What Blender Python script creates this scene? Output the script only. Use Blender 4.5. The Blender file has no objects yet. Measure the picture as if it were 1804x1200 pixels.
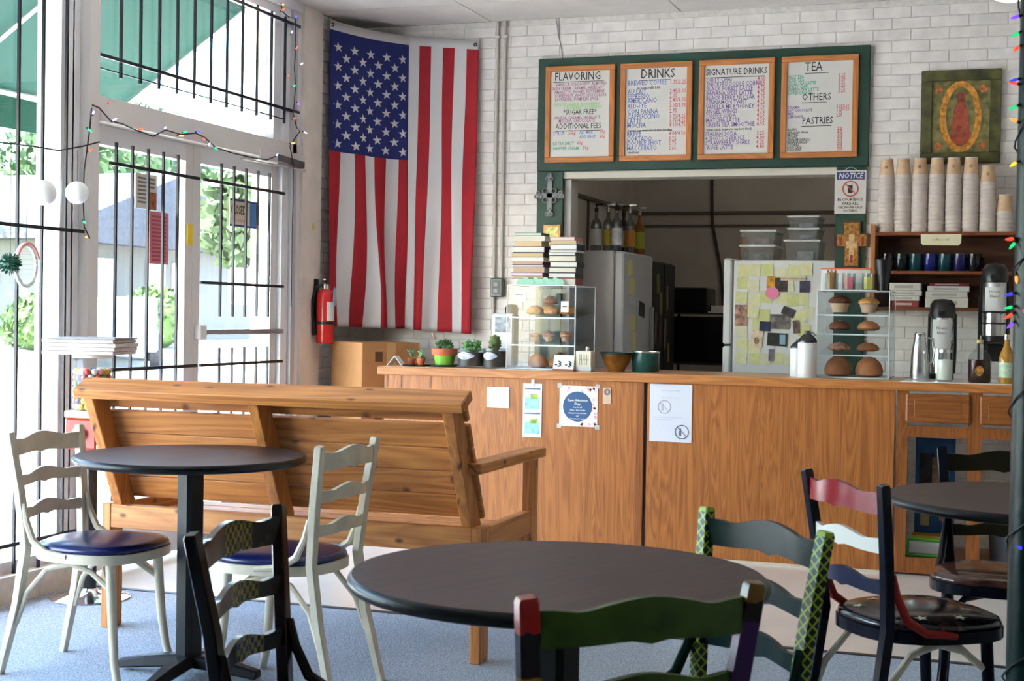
import bpy, bmesh, math, random
from mathutils import Vector, Matrix, Euler

sc = bpy.context.scene
COL = sc.collection
R = math.radians
rnd = random.Random(11)

# ------------------------------------------------------------------ camera
EYE = 1.28
YAW, PIT, ROL, FPX = R(19.00688), R(-1.00827), R(-0.9382), 2571.46
fwd = Vector((-math.sin(YAW) * math.cos(PIT), math.cos(YAW) * math.cos(PIT), math.sin(PIT)))
rgt = Vector((math.cos(YAW), math.sin(YAW), 0))
dwn = fwd.cross(rgt)
rx = rgt * math.cos(ROL) + dwn * math.sin(ROL)
dx = -rgt * math.sin(ROL) + dwn * math.cos(ROL)
cam = bpy.data.cameras.new('camera')
cam.sensor_width = 36.0
cam.lens = FPX / 1804 * 36.0
cam.clip_start = 0.05
cam.clip_end = 400
cam.dof.use_dof = True
cam.dof.focus_distance = 7.6
cam.dof.aperture_fstop = 11.0
co = bpy.data.objects.new('camera', cam)
COL.objects.link(co)
up = -dx
co.matrix_world = Matrix(((rx.x, up.x, -fwd.x, 0), (rx.y, up.y, -fwd.y, 0), (rx.z, up.z, -fwd.z, EYE), (0, 0, 0, 1)))
sc.camera = co

# ------------------------------------------------------------------ light
world = bpy.data.worlds.new('world')
sc.world = world
world.use_nodes = True
wn = world.node_tree
wn.nodes.clear()
wo = wn.nodes.new('ShaderNodeOutputWorld')
wb = wn.nodes.new('ShaderNodeBackground')
sky = wn.nodes.new('ShaderNodeTexSky')
sky.sky_type = 'NISHITA'
sky.sun_disc = False
sky.sun_elevation = R(52)
sky.sun_rotation = R(200)
sky.dust_density = 1.5
sky.air_density = 1.0
wn.links.new(sky.outputs[0], wb.inputs[0])
wb.inputs[1].default_value = 0.85
wn.links.new(wb.outputs[0], wo.inputs[0])

sun = bpy.data.lights.new('sun', 'SUN')
sun.energy = 8.5
sun.angle = R(0.6)
sun.color = (1.0, 0.96, 0.92)
so = bpy.data.objects.new('sun', sun)
COL.objects.link(so)
so.rotation_euler = Vector((0.10, 0.62, -0.78)).to_track_quat('-Z', 'Y').to_euler()

for k, (yc, w) in enumerate(((4.95, 5.6),)):
    pl = bpy.data.lights.new('daylight_portal', 'AREA')
    pl.shape = 'RECTANGLE'
    pl.size = 2.9
    pl.size_y = w
    pl.cycles.is_portal = True
    po = bpy.data.objects.new('daylight_portal', pl)
    COL.objects.link(po)
    po.location = (-4.30, yc, 1.6)
    po.rotation_euler = (0, R(-90), 0)

sc.view_settings.view_transform = 'Standard'
sc.view_settings.look = 'None'
sc.view_settings.gamma = 1.0
sc.view_settings.use_curve_mapping = False
sc.view_settings.exposure = 2.15

# ------------------------------------------------------------------ helpers
def lin(c):
    r = []
    for x in c[:3]:
        x = x / 255.0
        r.append(x / 12.92 if x <= 0.04045 else ((x + 0.055) / 1.055) ** 2.4)
    return (r[0], r[1], r[2], 1.0)

MATS = {}
def nt(name):
    m = bpy.data.materials.new(name)
    m.use_nodes = True
    t = m.node_tree
    b = t.nodes['Principled BSDF']
    return m, t, b

def coords(t, scale=(1, 1, 1), rand=True, kind='Object', rot=(0, 0, 0)):
    tc = t.nodes.new('ShaderNodeTexCoord')
    mp = t.nodes.new('ShaderNodeMapping')
    mp.inputs['Scale'].default_value = scale
    mp.inputs['Rotation'].default_value = rot
    t.links.new(tc.outputs[kind], mp.inputs[0])
    if rand:
        oi = t.nodes.new('ShaderNodeObjectInfo')
        mu = t.nodes.new('ShaderNodeMath')
        mu.operation = 'MULTIPLY'
        mu.inputs[1].default_value = 37.0
        t.links.new(oi.outputs['Random'], mu.inputs[0])
        t.links.new(mu.outputs[0], mp.inputs['Location'])
    return mp.outputs[0]

def ramp(t, fac, stops, interp='LINEAR'):
    n = t.nodes.new('ShaderNodeValToRGB')
    n.color_ramp.interpolation = interp
    e = n.color_ramp.elements
    while len(e) < len(stops):
        e.new(0.5)
    for i, (p, c) in enumerate(stops):
        e[i].position = p
        e[i].color = lin(c)
    t.links.new(fac, n.inputs[0])
    return n.outputs[0]

def bumpn(t, b, h, strength=0.3, dist=0.01):
    n = t.nodes.new('ShaderNodeBump')
    n.inputs['Strength'].default_value = strength
    n.inputs['Distance'].default_value = dist
    t.links.new(h, n.inputs['Height'])
    t.links.new(n.outputs[0], b.inputs['Normal'])

def mat(name, col, rough=0.5, metal=0.0, var=0.0, vs=12.0, bump=0.0, emit=0.0, coat=0.0, spec=0.5):
    if name in MATS:
        return MATS[name]
    m, t, b = nt(name)
    b.inputs['Base Color'].default_value = lin(col)
    b.inputs['Roughness'].default_value = rough
    b.inputs['Metallic'].default_value = metal
    b.inputs['Coat Weight'].default_value = coat
    b.inputs['Specular IOR Level'].default_value = spec
    if var > 0 or bump > 0:
        v = coords(t, (1, 1, 1))
        n = t.nodes.new('ShaderNodeTexNoise')
        n.inputs['Scale'].default_value = vs
        n.inputs['Detail'].default_value = 4
        t.links.new(v, n.inputs[0])
        if var > 0:
            lo = tuple(max(0, c * (1 - var)) for c in col)
            hi = tuple(min(255, c * (1 + var)) for c in col)
            t.links.new(ramp(t, n.outputs[0], [(0.3, lo), (0.7, hi)]), b.inputs['Base Color'])
        if bump > 0:
            bumpn(t, b, n.outputs[0], bump)
    if emit > 0:
        b.inputs['Emission Color'].default_value = lin(col)
        b.inputs['Emission Strength'].default_value = emit
    MATS[name] = m
    return m

def wood(name, dark, light, axis=0, scale=1.0, rough=0.45, knots=False, rings=6.0, dist=6.0, strength=1.0):
    if name in MATS:
        return MATS[name]
    m, t, b = nt(name)
    s = [7.0 * scale] * 3
    s[axis] = 0.55 * scale
    v = coords(t, s)
    wv = t.nodes.new('ShaderNodeTexNoise')
    wv.inputs['Scale'].default_value = rings * 0.25
    wv.inputs['Detail'].default_value = 2
    wv.inputs['Distortion'].default_value = dist * 0.12
    t.links.new(v, wv.inputs[0])
    mul = t.nodes.new('ShaderNodeMath'); mul.operation = 'MULTIPLY'; mul.inputs[1].default_value = 9.0
    t.links.new(wv.outputs[0], mul.inputs[0])
    fr = t.nodes.new('ShaderNodeMath'); fr.operation = 'PINGPONG'; fr.inputs[1].default_value = 0.5
    t.links.new(mul.outputs[0], fr.inputs[0])
    s2 = [90.0 * scale] * 3
    s2[axis] = 2.0 * scale
    v2 = coords(t, s2)
    n2 = t.nodes.new('ShaderNodeTexNoise')
    n2.inputs['Scale'].default_value = 1.0
    n2.inputs['Detail'].default_value = 3
    t.links.new(v2, n2.inputs[0])
    mx = t.nodes.new('ShaderNodeMath'); mx.operation = 'MULTIPLY_ADD'
    mx.inputs[1].default_value = 0.9 * strength
    t.links.new(fr.outputs[0], mx.inputs[0])
    sub = t.nodes.new('ShaderNodeMath'); sub.operation = 'MULTIPLY'; sub.inputs[1].default_value = 0.75
    t.links.new(n2.outputs[0], sub.inputs[0])
    t.links.new(sub.outputs[0], mx.inputs[2])
    col = ramp(t, mx.outputs[0], [(0.15, dark), (0.85, light)])
    if knots:
        s3 = [7.5] * 3
        s3[axis] = 4.2
        v3 = coords(t, s3)
        s3x = t.nodes.new('ShaderNodeSeparateXYZ'); t.links.new(v3, s3x.inputs[0])
        c3x = t.nodes.new('ShaderNodeCombineXYZ')
        a3 = t.nodes.new('ShaderNodeMath'); a3.operation = 'ADD'
        oth = [i for i in (0, 1, 2) if i != axis]
        t.links.new(s3x.outputs[axis], c3x.inputs[0])
        t.links.new(s3x.outputs[oth[0]], a3.inputs[0]); t.links.new(s3x.outputs[oth[1]], a3.inputs[1])
        t.links.new(a3.outputs[0], c3x.inputs[1])
        vo = t.nodes.new('ShaderNodeTexVoronoi')
        vo.voronoi_dimensions = '2D'
        vo.inputs['Scale'].default_value = 1.0
        t.links.new(c3x.outputs[0], vo.inputs[0])
        kr = t.nodes.new('ShaderNodeValToRGB')
        kr.color_ramp.elements[0].position = 0.03
        kr.color_ramp.elements[0].color = (1, 1, 1, 1)
        kr.color_ramp.elements[1].position = 0.10
        kr.color_ramp.elements[1].color = (0, 0, 0, 1)
        t.links.new(vo.outputs['Distance'], kr.inputs[0])
        mm = t.nodes.new('ShaderNodeMix'); mm.data_type = 'RGBA'
        t.links.new(kr.outputs[0], mm.inputs[0])
        t.links.new(col, mm.inputs[6])
        mm.inputs[7].default_value = lin((96, 52, 24))
        col = mm.outputs[2]
    t.links.new(col, b.inputs['Base Color'])
    b.inputs['Roughness'].default_value = rough
    bumpn(t, b, n2.outputs[0], 0.08, 0.003)
    MATS[name] = m
    return m

def clear(name, tint=(255, 255, 255), gloss=0.06, rough=0.02, haze=0.0):
    if name in MATS:
        return MATS[name]
    m = bpy.data.materials.new(name)
    m.use_nodes = True
    t = m.node_tree
    t.nodes.clear()
    o = t.nodes.new('ShaderNodeOutputMaterial')
    tr = t.nodes.new('ShaderNodeBsdfTransparent')
    tr.inputs[0].default_value = lin(tint)
    gl = t.nodes.new('ShaderNodeBsdfGlossy')
    gl.inputs['Roughness'].default_value = rough
    mx = t.nodes.new('ShaderNodeMixShader')
    mx.inputs[0].default_value = gloss
    t.links.new(tr.outputs[0], mx.inputs[1])
    t.links.new(gl.outputs[0], mx.inputs[2])
    last = mx
    if haze > 0:
        df = t.nodes.new('ShaderNodeBsdfDiffuse')
        df.inputs[0].default_value = lin((235, 238, 240))
        m2 = t.nodes.new('ShaderNodeMixShader')
        m2.inputs[0].default_value = haze
        t.links.new(mx.outputs[0], m2.inputs[1])
        t.links.new(df.outputs[0], m2.inputs[2])
        last = m2
    t.links.new(last.outputs[0], o.inputs[0])
    MATS[name] = m
    return m

def bands(name, stops, axis=2, rough=0.4, scale=1.0, interp='CONSTANT', noise=0.0):
    """painted bands along a local axis: stops are (position in metres, colour)"""
    m, t, b = nt(name)
    tc = t.nodes.new('ShaderNodeTexCoord')
    sp = t.nodes.new('ShaderNodeSeparateXYZ')
    t.links.new(tc.outputs['Object'], sp.inputs[0])
    src = sp.outputs[axis]
    if noise > 0:
        n = t.nodes.new('ShaderNodeTexNoise')
        n.inputs['Scale'].default_value = 25
        t.links.new(tc.outputs['Object'], n.inputs[0])
        ma = t.nodes.new('ShaderNodeMath'); ma.operation = 'MULTIPLY_ADD'
        ma.inputs[1].default_value = noise
        t.links.new(n.outputs[0], ma.inputs[0])
        t.links.new(src, ma.inputs[2])
        src = ma.outputs[0]
    t.links.new(ramp(t, src, stops, interp), b.inputs['Base Color'])
    b.inputs['Roughness'].default_value = rough * .6
    b.inputs['Specular IOR Level'].default_value = 0.25
    MATS[name] = m
    return m

class MB:
    def __init__(s):
        s.v, s.f, s.m, s.k = [], [], [], 0
        s.x = Matrix.Identity(4)
    def add(s, vs, fs):
        o = len(s.v)
        s.v += [tuple(s.x @ Vector(p)) for p in vs]
        for f in fs:
            s.f.append(tuple(i + o for i in f))
            s.m.append(s.k)
        return s
    def box(s, x0, x1, y0, y1, z0, z1):
        v = [(x0, y0, z0), (x1, y0, z0), (x1, y1, z0), (x0, y1, z0), (x0, y0, z1), (x1, y0, z1), (x1, y1, z1), (x0, y1, z1)]
        return s.add(v, [(0, 3, 2, 1), (4, 5, 6, 7), (0, 1, 5, 4), (1, 2, 6, 5), (2, 3, 7, 6), (3, 0, 4, 7)])
    def bar(s, a, b, w, h, upv=(0, 0, 1)):
        a, b = Vector(a), Vector(b)
        d = (b - a).normalized()
        u = Vector(upv)
        sd = d.cross(u)
        if sd.length < 1e-4:
            sd = d.cross(Vector((1, 0, 0)))
        sd.normalize()
        u = sd.cross(d)
        v = []
        for p in (a, b):
            for i, j in ((-1, -1), (1, -1), (1, 1), (-1, 1)):
                v.append(p + sd * (w / 2 * i) + u * (h / 2 * j))
        return s.add(v, [(3, 2, 1, 0), (4, 5, 6, 7), (0, 1, 5, 4), (1, 2, 6, 5), (2, 3, 7, 6), (3, 0, 4, 7)])
    def tube(s, pts, r, n=8, closed=False, prof=None, upv=None):
        pts = [Vector(p) for p in pts]
        N = len(pts)
        rs = r if isinstance(r, (list, tuple)) else [r] * N
        if prof is None:
            prof = [(math.cos(2 * math.pi * i / n), math.sin(2 * math.pi * i / n)) for i in range(n)]
        n = len(prof)
        d = []
        for i in range(N):
            if closed:
                q = pts[(i + 1) % N] - pts[i - 1]
            else:
                q = pts[min(i + 1, N - 1)] - pts[max(i - 1, 0)]
            d.append(q.normalized())
        u = Vector(upv) if upv else (Vector((0, 0, 1)) if abs(d[0].z) < 0.9 else Vector((0, 1, 0)))
        vs = []
        for i in range(N):
            if upv:
                u = Vector(upv)
            u = (u - d[i] * u.dot(d[i])).normalized()
            w = d[i].cross(u)
            for a, b in prof:
                vs.append(pts[i] + (w * a + u * b) * rs[i])
        fs = []
        M = N if closed else N - 1
        for i in range(M):
            for j in range(n):
                a, b = i * n + j, i * n + (j + 1) % n
                c, e = ((i + 1) % N) * n + (j + 1) % n, ((i + 1) % N) * n + j
                fs.append((a, b, c, e))
        if not closed:
            fs.append(tuple(range(n - 1, -1, -1)))
            fs.append(tuple((N - 1) * n + j for j in range(n)))
        return s.add(vs, fs)
    def cyl(s, a, b, r, r2=None, n=12):
        return s.tube([a, b], [r, r if r2 is None else r2], n)
    def lathe(s, prof, n=20, c=(0, 0, 0), cap=True):
        vs, fs = [], []
        for r, z in prof:
            for j in range(n):
                t = 2 * math.pi * j / n
                vs.append((c[0] + r * math.cos(t), c[1] + r * math.sin(t), c[2] + z))
        for i in range(len(prof) - 1):
            for j in range(n):
                fs.append((i * n + j, i * n + (j + 1) % n, (i + 1) * n + (j + 1) % n, (i + 1) * n + j))
        if cap:
            if prof[0][0] > 1e-5:
                fs.append(tuple(range(n - 1, -1, -1)))
            if prof[-1][0] > 1e-5:
                fs.append(tuple((len(prof) - 1) * n + j for j in range(n)))
        return s.add(vs, fs)
    def prism(s, poly, a0, a1, plane='xz'):
        """poly in the named plane, extruded along the third axis from a0 to a1"""
        def P(p, a):
            if plane == 'xz':
                return (p[0], a, p[1])
            if plane == 'yz':
                return (a, p[0], p[1])
            return (p[0], p[1], a)
        n = len(poly)
        vs = [P(p, a0) for p in poly] + [P(p, a1) for p in poly]
        fs = [tuple(range(n)), tuple(range(2 * n - 1, n - 1, -1))]
        for i in range(n):
            fs.append((i, i + n, (i + 1) % n + n, (i + 1) % n))
        return s.add(vs, fs)
    def ball(s, c, r, n=12, m=8, sz=1.0):
        pr = []
        for i in range(m + 1):
            t = math.pi * i / m
            pr.append((max(1e-5, r * math.sin(t)), -r * sz * math.cos(t)))
        return s.lathe(pr, n, c, cap=False)
    def text(s, body, size, org, align='LEFT', face='-Y', slant=0.0, sx=1.0, bold=0.0):
        cu = bpy.data.curves.new('lettering', 'FONT')
        cu.body = body
        cu.size = size
        cu.align_x = align
        cu.resolution_u = 1
        cu.shear = slant
        cu.offset = bold
        ob = bpy.data.objects.new('lettering', cu)
        me = bpy.data.meshes.new_from_object(ob)
        vs = []
        for v in me.vertices:
            x, y = v.co.x * sx, v.co.y
            if face == '-Y':
                vs.append((org[0] + x, org[1], org[2] + y))
            elif face == '+X':
                vs.append((org[0], org[1] + x, org[2] + y))
        s.add(vs, [tuple(p.vertices) for p in me.polygons])
        bpy.data.objects.remove(ob)
        bpy.data.curves.remove(cu)
        bpy.data.meshes.remove(me)
        return s
    def mesh(s, name, mats, smooth=0, bevel=0.0):
        me = bpy.data.meshes.new(name)
        me.from_pydata(s.v, [], s.f)
        for m in (mats if isinstance(mats, (list, tuple)) else [mats]):
            me.materials.append(m)
        for p, k in zip(me.polygons, s.m):
            p.material_index = k
        if True:
            bm = bmesh.new()
            bm.from_mesh(me)
            if bevel > 0:
                bmesh.ops.bevel(bm, geom=[e for e in bm.edges if len(e.link_faces) == 2 and e.calc_face_angle(0) > 0.6], offset=bevel, segments=1, affect='EDGES', clamp_overlap=True)
            bmesh.ops.recalc_face_normals(bm, faces=bm.faces)
            bm.to_mesh(me)
            bm.free()
        if smooth:
            for p in me.polygons:
                p.use_smooth = True
            me.set_sharp_from_angle(angle=R(smooth))
        return me
    def build(s, name, mats, parent=None, smooth=0, bevel=0.0):
        return link(name, s.mesh(name, mats, smooth, bevel), parent)

def link(name, me, parent=None, loc=None, rot=None):
    o = bpy.data.objects.new(name, me)
    COL.objects.link(o)
    if parent is not None:
        o.parent = parent
    if loc is not None:
        o.location = loc
    if rot is not None:
        o.rotation_euler = rot
    return o

def tag(o, label, cat, group=None):
    o['label'] = label
    o['category'] = cat
    if group:
        o['group'] = group
    return o

def thing(name, label, cat, loc=(0, 0, 0), rz=0.0, group=None):
    o = bpy.data.objects.new(name, None)
    o.empty_display_size = 0.05
    COL.objects.link(o)
    o.location = loc
    o.rotation_euler = (0, 0, rz)
    return tag(o, label, cat, group)

def struct(name, mb, m, parent=None, **k):
    o = mb.build(name, m, parent, **k)
    o['kind'] = 'structure'
    return o

def copy_tree(root, loc, rz=None, label=None):
    c = root.copy()
    COL.objects.link(c)
    c.location = loc
    if rz is not None:
        c.rotation_euler = (0, 0, rz)
    if label:
        c['label'] = label
    for ch in list(root.children):
        d = ch.copy()
        COL.objects.link(d)
        d.parent = c
        for g in list(ch.children):
            e = g.copy()
            COL.objects.link(e)
            e.parent = d
    return c

def rot_x(mb, ang, org):
    mb.x = Matrix.Translation(org) @ Matrix.Rotation(ang, 4, 'X')
    return mb

# ------------------------------------------------------------------ materials
M_brick = mat('painted_brick', (229, 221, 215), 0.55, var=0.05, vs=9, bump=0.25)
M_mortar = mat('painted_mortar', (218, 210, 203), 0.8, var=0.05, vs=30)
M_ceil = mat('ceiling_panel', (228, 222, 216), 0.85, var=0.03, vs=4)
M_ceilgrid = mat('ceiling_joint', (120, 112, 104), 0.8)
M_white = mat('white_paint', (228, 226, 220), 0.5)
M_grey_wall = mat('plaster_beige', (226, 216, 206), 0.7, var=0.04, vs=6)
M_alu = mat('painted_aluminium', (216, 210, 206), 0.45, 0.0)
M_aluw = mat('white_aluminium', (225, 224, 226), 0.4)
M_iron = mat('black_iron', (18, 18, 24), 0.45, 0.2)
M_glass = clear('window_glass', (250, 253, 252), 0.05, 0.01)
M_acryl = clear('acrylic', (249, 251, 252), 0.014, 0.02)
M_acedge = mat('acrylic_edge', (225, 230, 232), 0.15)
M_jar = clear('clear_plastic', (225, 230, 228), 0.12, 0.1, 0.12)
M_green = mat('dark_green_paint', (22, 62, 47), 0.45, var=0.12, vs=5)
M_pole = mat('pole_green', (8, 34, 32), 0.3, var=0.15, vs=14, bump=0.2, spec=0.15)
M_oak = wood('oak_veneer', (130, 70, 24), (180, 110, 50), 2, 0.9, 0.38, rings=7, dist=10)
M_oakx = wood('oak_edge', (146, 84, 36), (194, 124, 64), 0, 1.0, 0.38)
M_oakc = wood('oak_cabinet', (108, 56, 18), (152, 88, 36), 2, 1.3, 0.38)
M_oakd = wood('oak_cabinet_cross', (108, 56, 18), (152, 88, 36), 0, 1.3, 0.38)
M_pine = wood('pine', (146, 84, 36), (204, 134, 68), 0, 1.0, 0.5, knots=True, rings=4)
M_pinev = wood('pine_upright', (146, 84, 36), (204, 134, 68), 2, 1.0, 0.5, knots=True, rings=4)
M_piney = wood('pine_arm', (146, 84, 36), (204, 134, 68), 1, 1.0, 0.5, knots=True, rings=4)
M_frame = wood('menu_frame', (168, 96, 44), (204, 132, 70), 0, 1.4, 0.45)
M_shelf = wood('shelf_wood', (92, 46, 22), (138, 76, 38), 0, 1.2, 0.4)
M_board = mat('whiteboard', (216, 211, 203), 0.25)
M_paper = mat('paper', (218, 217, 216), 0.7)
M_black = mat('black_plastic', (14, 14, 16), 0.35)
M_steel = mat('steel', (205, 205, 205), 0.22, 1.0)
M_chrome = mat('chrome', (230, 230, 232), 0.08, 1.0)
M_ink = mat('ink', (30, 32, 34), 0.6)
M_cream = mat('cream_paint', (200, 190, 168), 0.42, var=0.06, vs=14)
# ------------------------------------------------------------------ room shell
WX, BY, CZ = -4.11, 8.70, 3.13
EDGE = 5.72
RX, FY = 3.6, -3.2

m, t, b = nt('vinyl_tile')
v = coords(t, (1, 1, 1), False)
n = t.nodes.new('ShaderNodeTexNoise'); n.inputs['Scale'].default_value = 3; n.inputs['Detail'].default_value = 6
t.links.new(v, n.inputs[0])
t.links.new(ramp(t, n.outputs[0], [(0.3, (226, 218, 206)), (0.7, (238, 231, 220))]), b.inputs['Base Color'])
b.inputs['Roughness'].default_value = 0.13
M_tile = m

m, t, b = nt('loop_carpet')
v = coords(t, (1, 1, 1), False)
n = t.nodes.new('ShaderNodeTexNoise'); n.inputs['Scale'].default_value = 160; n.inputs['Detail'].default_value = 3
t.links.new(v, n.inputs[0])
n2 = t.nodes.new('ShaderNodeTexVoronoi'); n2.inputs['Scale'].default_value = 110
t.links.new(v, n2.inputs[0])
ad = t.nodes.new('ShaderNodeMath'); ad.operation = 'MULTIPLY_ADD'; ad.inputs[1].default_value = 0.35
t.links.new(n2.outputs['Distance'], ad.inputs[0]); t.links.new(n.outputs[0], ad.inputs[2])
t.links.new(ramp(t, ad.outputs[0], [(0.36, (84, 94, 106)), (0.52, (130, 142, 156)), (0.8, (174, 183, 193))]), b.inputs['Base Color'])
b.inputs['Roughness'].default_value = 0.95
bumpn(t, b, ad.outputs[0], 0.5, 0.006)
M_carpet = m

fl = MB().box(WX - 0.05, RX, EDGE, BY, -0.12, 0.0)
fl = struct('floor', fl, M_tile)
c = MB().box(WX - 0.05, RX, FY, EDGE - 0.03, -0.12, 0.0).build('carpet', M_carpet)
tag(c, 'blue grey loop carpet covering the seating area floor', 'carpet')
c['kind'] = 'structure'
o = MB().box(WX + 0.02, RX, EDGE - 0.03, EDGE, -0.1, 0.004).build('trim_1', mat('edge_strip', (46, 44, 44), 0.5), None)
o['kind'] = 'structure'

# ceiling with lay-in panels (each its own piece) under a backing slab
ce = struct('ceiling', MB().box(WX - 0.25, RX + 0.1, FY - 0.1, BY + 0.16, CZ + 0.012, CZ + 0.12), M_ceilgrid)
pm = {}
def panel(x0, x1, y0, y1):
    key = (round(x1 - x0, 3), round(y1 - y0, 3))
    if key not in pm:
        pm[key] = MB().box(0.004, key[0] - 0.004, 0.004, key[1] - 0.004, 0, 0.012).mesh('ceiling_panel', M_ceil)
    link('ceiling_panel', pm[key], ce, (x0, y0, CZ))
xs = [WX, -3.17, -1.95, -0.73, 0.49, 1.71, RX]
ys = [FY, -1.64, 0.8, 3.24, 5.72, 8.16, BY]
for i in range(len(xs) - 1):
    for j in range(len(ys) - 1):
        panel(xs[i], xs[i + 1], ys[j], ys[j + 1])

# back wall: bricks around the serving hatch
OX0, OX1, OZ = -2.675, -1.005, 2.150
wall = MB()
wall.box(WX - 0.2, OX0, BY + 0.0045, BY + 0.16, 0, CZ)
wall.box(OX1, RX, BY + 0.0045, BY + 0.16, 0, CZ)
wall.box(OX0, OX1, BY + 0.0045, BY + 0.16, OZ, CZ)
wall.box(OX0, OX1, BY + 0.0045, BY + 0.16, 0, 0.90)
wall = struct('wall_back', wall, M_mortar)
CH, CP = 0.0660, 0.2115
bmk = {}
def brick_mesh(L):
    L = round(L, 3)
    if L not in bmk:
        q = MB()
        j, h, c_ = 0.0020, CH, 0.0022
        x0, x1, z0, z1 = j, L - j, j, h - j
        vs = [(x0, 0.008, z0), (x1, 0.008, z0), (x1, 0.008, z1), (x0, 0.008, z1),
              (x0, c_, z0), (x1, c_, z0), (x1, c_, z1), (x0, c_, z1),
              (x0 + c_, 0, z0 + c_), (x1 - c_, 0, z0 + c_), (x1 - c_, 0, z1 - c_), (x0 + c_, 0, z1 - c_)]
        fs = [(8, 9, 10, 11)]
        for a in (0, 4):
            for i in range(4):
                fs.append((a + i, a + (i + 1) % 4, a + 4 + (i + 1) % 4, a + 4 + i))
        q.add(vs, fs)
        bmk[L] = q.mesh('brick', M_brick)
    return bmk[L]
rest = MB()
row0 = 2.6337
kz = -40
nb = 0
for k in range(-45, 12):
    z = row0 - CH + k * CH
    if z < 0 or z + CH > CZ + 0.02:
        continue
    off = -0.707 if k % 2 == 0 else -0.707 + CP / 2
    x = off - 20 * CP
    while x < 0.75:
        a, bq = x, x + CP
        x += CP
        if bq < WX + 0.01:
            continue
        a = max(a, WX)
        segs = [(a, bq)]
        if z + CH > 0.9 and z < OZ:
            out = []
            for p, q in segs:
                if q <= OX0 or p >= OX1:
                    out.append((p, q))
                else:
                    if p < OX0: out.append((p, OX0))
                    if q > OX1: out.append((OX1, q))
            segs = out
        for p, q in segs:
            if q - p < 0.02:
                continue
            mid = (p + q) / 2
            hidden = (-2.84 < mid < -0.83 and 2.18 < z + CH / 2 < 2.87) or mid < -3.30 or mid > 0.14 or z < 1.0 or (z < 2.18 and (-2.84 < p < -2.6 or -1.05 < p < -0.84))
            dz = rnd.uniform(-0.0012, 0.0012)
            if not hidden and nb < 300:
                link('brick', brick_mesh(q - p), wall, (p, BY + dz, z))
                nb += 1
            else:
                me = brick_mesh(q - p)
                rest.add([(vv.co.x + p, vv.co.y + BY + dz, vv.co.z + z) for vv in me.vertices], [tuple(f.vertices) for f in me.polygons])
o = rest.build('bricks', M_brick, wall)
o['kind'] = 'stuff'

# left wall: pier between door and corner, its bricks, and the storefront
pier = struct('wall_left', MB().box(WX - 0.2, WX - 0.009, 8.06, BY, 0, CZ), M_mortar)
r2 = MB()
for k in range(0, 47):
    z = k * CH + 0.003
    y = BY - 0.001 - (CP / 2 if k % 2 else 0)
    while y > 8.2:
        y0 = max(y - CP, 8.17)
        r2.box(WX - 0.009, WX, y0 + 0.004, y - 0.004, z + 0.004, z + CH - 0.004)
        y -= CP
o = r2.build('bricks', M_brick, pier)
o['kind'] = 'stuff'
struct('trim_2', MB().box(WX - 0.2, WX + 0.03, 7.92, 8.17, 0, CZ), M_grey_wall)
struct('wall_right', MB().box(RX, RX + 0.1, FY, BY, 0, CZ), M_grey_wall)
struct('wall_front', MB().box(WX - 0.2, RX, FY - 0.1, FY, 0, CZ), M_grey_wall)
struct('baseboard_left', MB().box(WX - 0.16, WX + 0.05, FY, 5.83, -0.02, 0.12), mat('kerb_paint', (205, 196, 184), 0.6, var=0.08))
struct('wall_left_lintel', MB().box(WX - 0.2, WX + 0.02, FY, 8.06, CZ - 0.06, CZ + 0.1), M_aluw)

# storefront windows: frames and panes
def window(idx, y0, y1, z0=0.12, z1=CZ - 0.06):
    w = bpy.data.objects.new('window_%d' % idx, None)
    COL.objects.link(w)
    w['kind'] = 'structure'
    w['label'] = 'tall storefront window with white aluminium frame and iron bars'
    X0, X1 = WX - 0.10, WX - 0.01
    MB().box(X0, X1, y0, y0 + 0.05, z0, z1).build('window_frame', M_aluw, w)
    MB().box(X0, X1, y1 - 0.05, y1, z0, z1).build('window_frame', M_aluw, w)
    MB().box(X0, X1, y0 + 0.05, y1 - 0.05, z0, z0 + 0.05).build('window_sill', M_aluw, w)
    MB().box(X0, X1, y0 + 0.05, y1 - 0.05, z1 - 0.05, z1).build('window_frame', M_aluw, w)
    MB().box(WX - 0.06, WX - 0.054, y0 + 0.05, y1 - 0.05, z0 + 0.05, z1 - 0.05).build('pane', M_glass, w)
    return w
wy = [2.22, 3.86, 5.71]
for i in range(2):
    window(i + 1, wy[1 - i] + 0.0, wy[2 - i])
struct('wall_left_near', MB().box(WX - 0.2, WX, FY, 2.19, 0.12, CZ - 0.06), M_grey_wall)  # unseen stretch, put in solid to cut daylight from behind the camera
for y in wy[:2]:
    o = MB().box(WX - 0.11, WX + 0.02, y - 0.03, y + 0.03, 0.1, CZ - 0.06).build('trim_3', M_alu)
    o['kind'] = 'structure'
# door mullion: white returns and the grey face
d = MB().box(WX - 0.13, WX, 5.60, 5.66, 0.12, CZ - 0.06).build('trim_4', M_aluw); d['kind'] = 'structure'
d = MB().box(WX - 0.10, WX + 0.045, 5.755, 5.832, 0.0, CZ - 0.06).build('trim_5', M_alu); d['kind'] = 'structure'
d = MB().box(WX - 0.13, WX - 0.01, 5.70, 5.755, 0.0, CZ - 0.06).build('trim_6', M_aluw); d['kind'] = 'structure'
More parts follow.
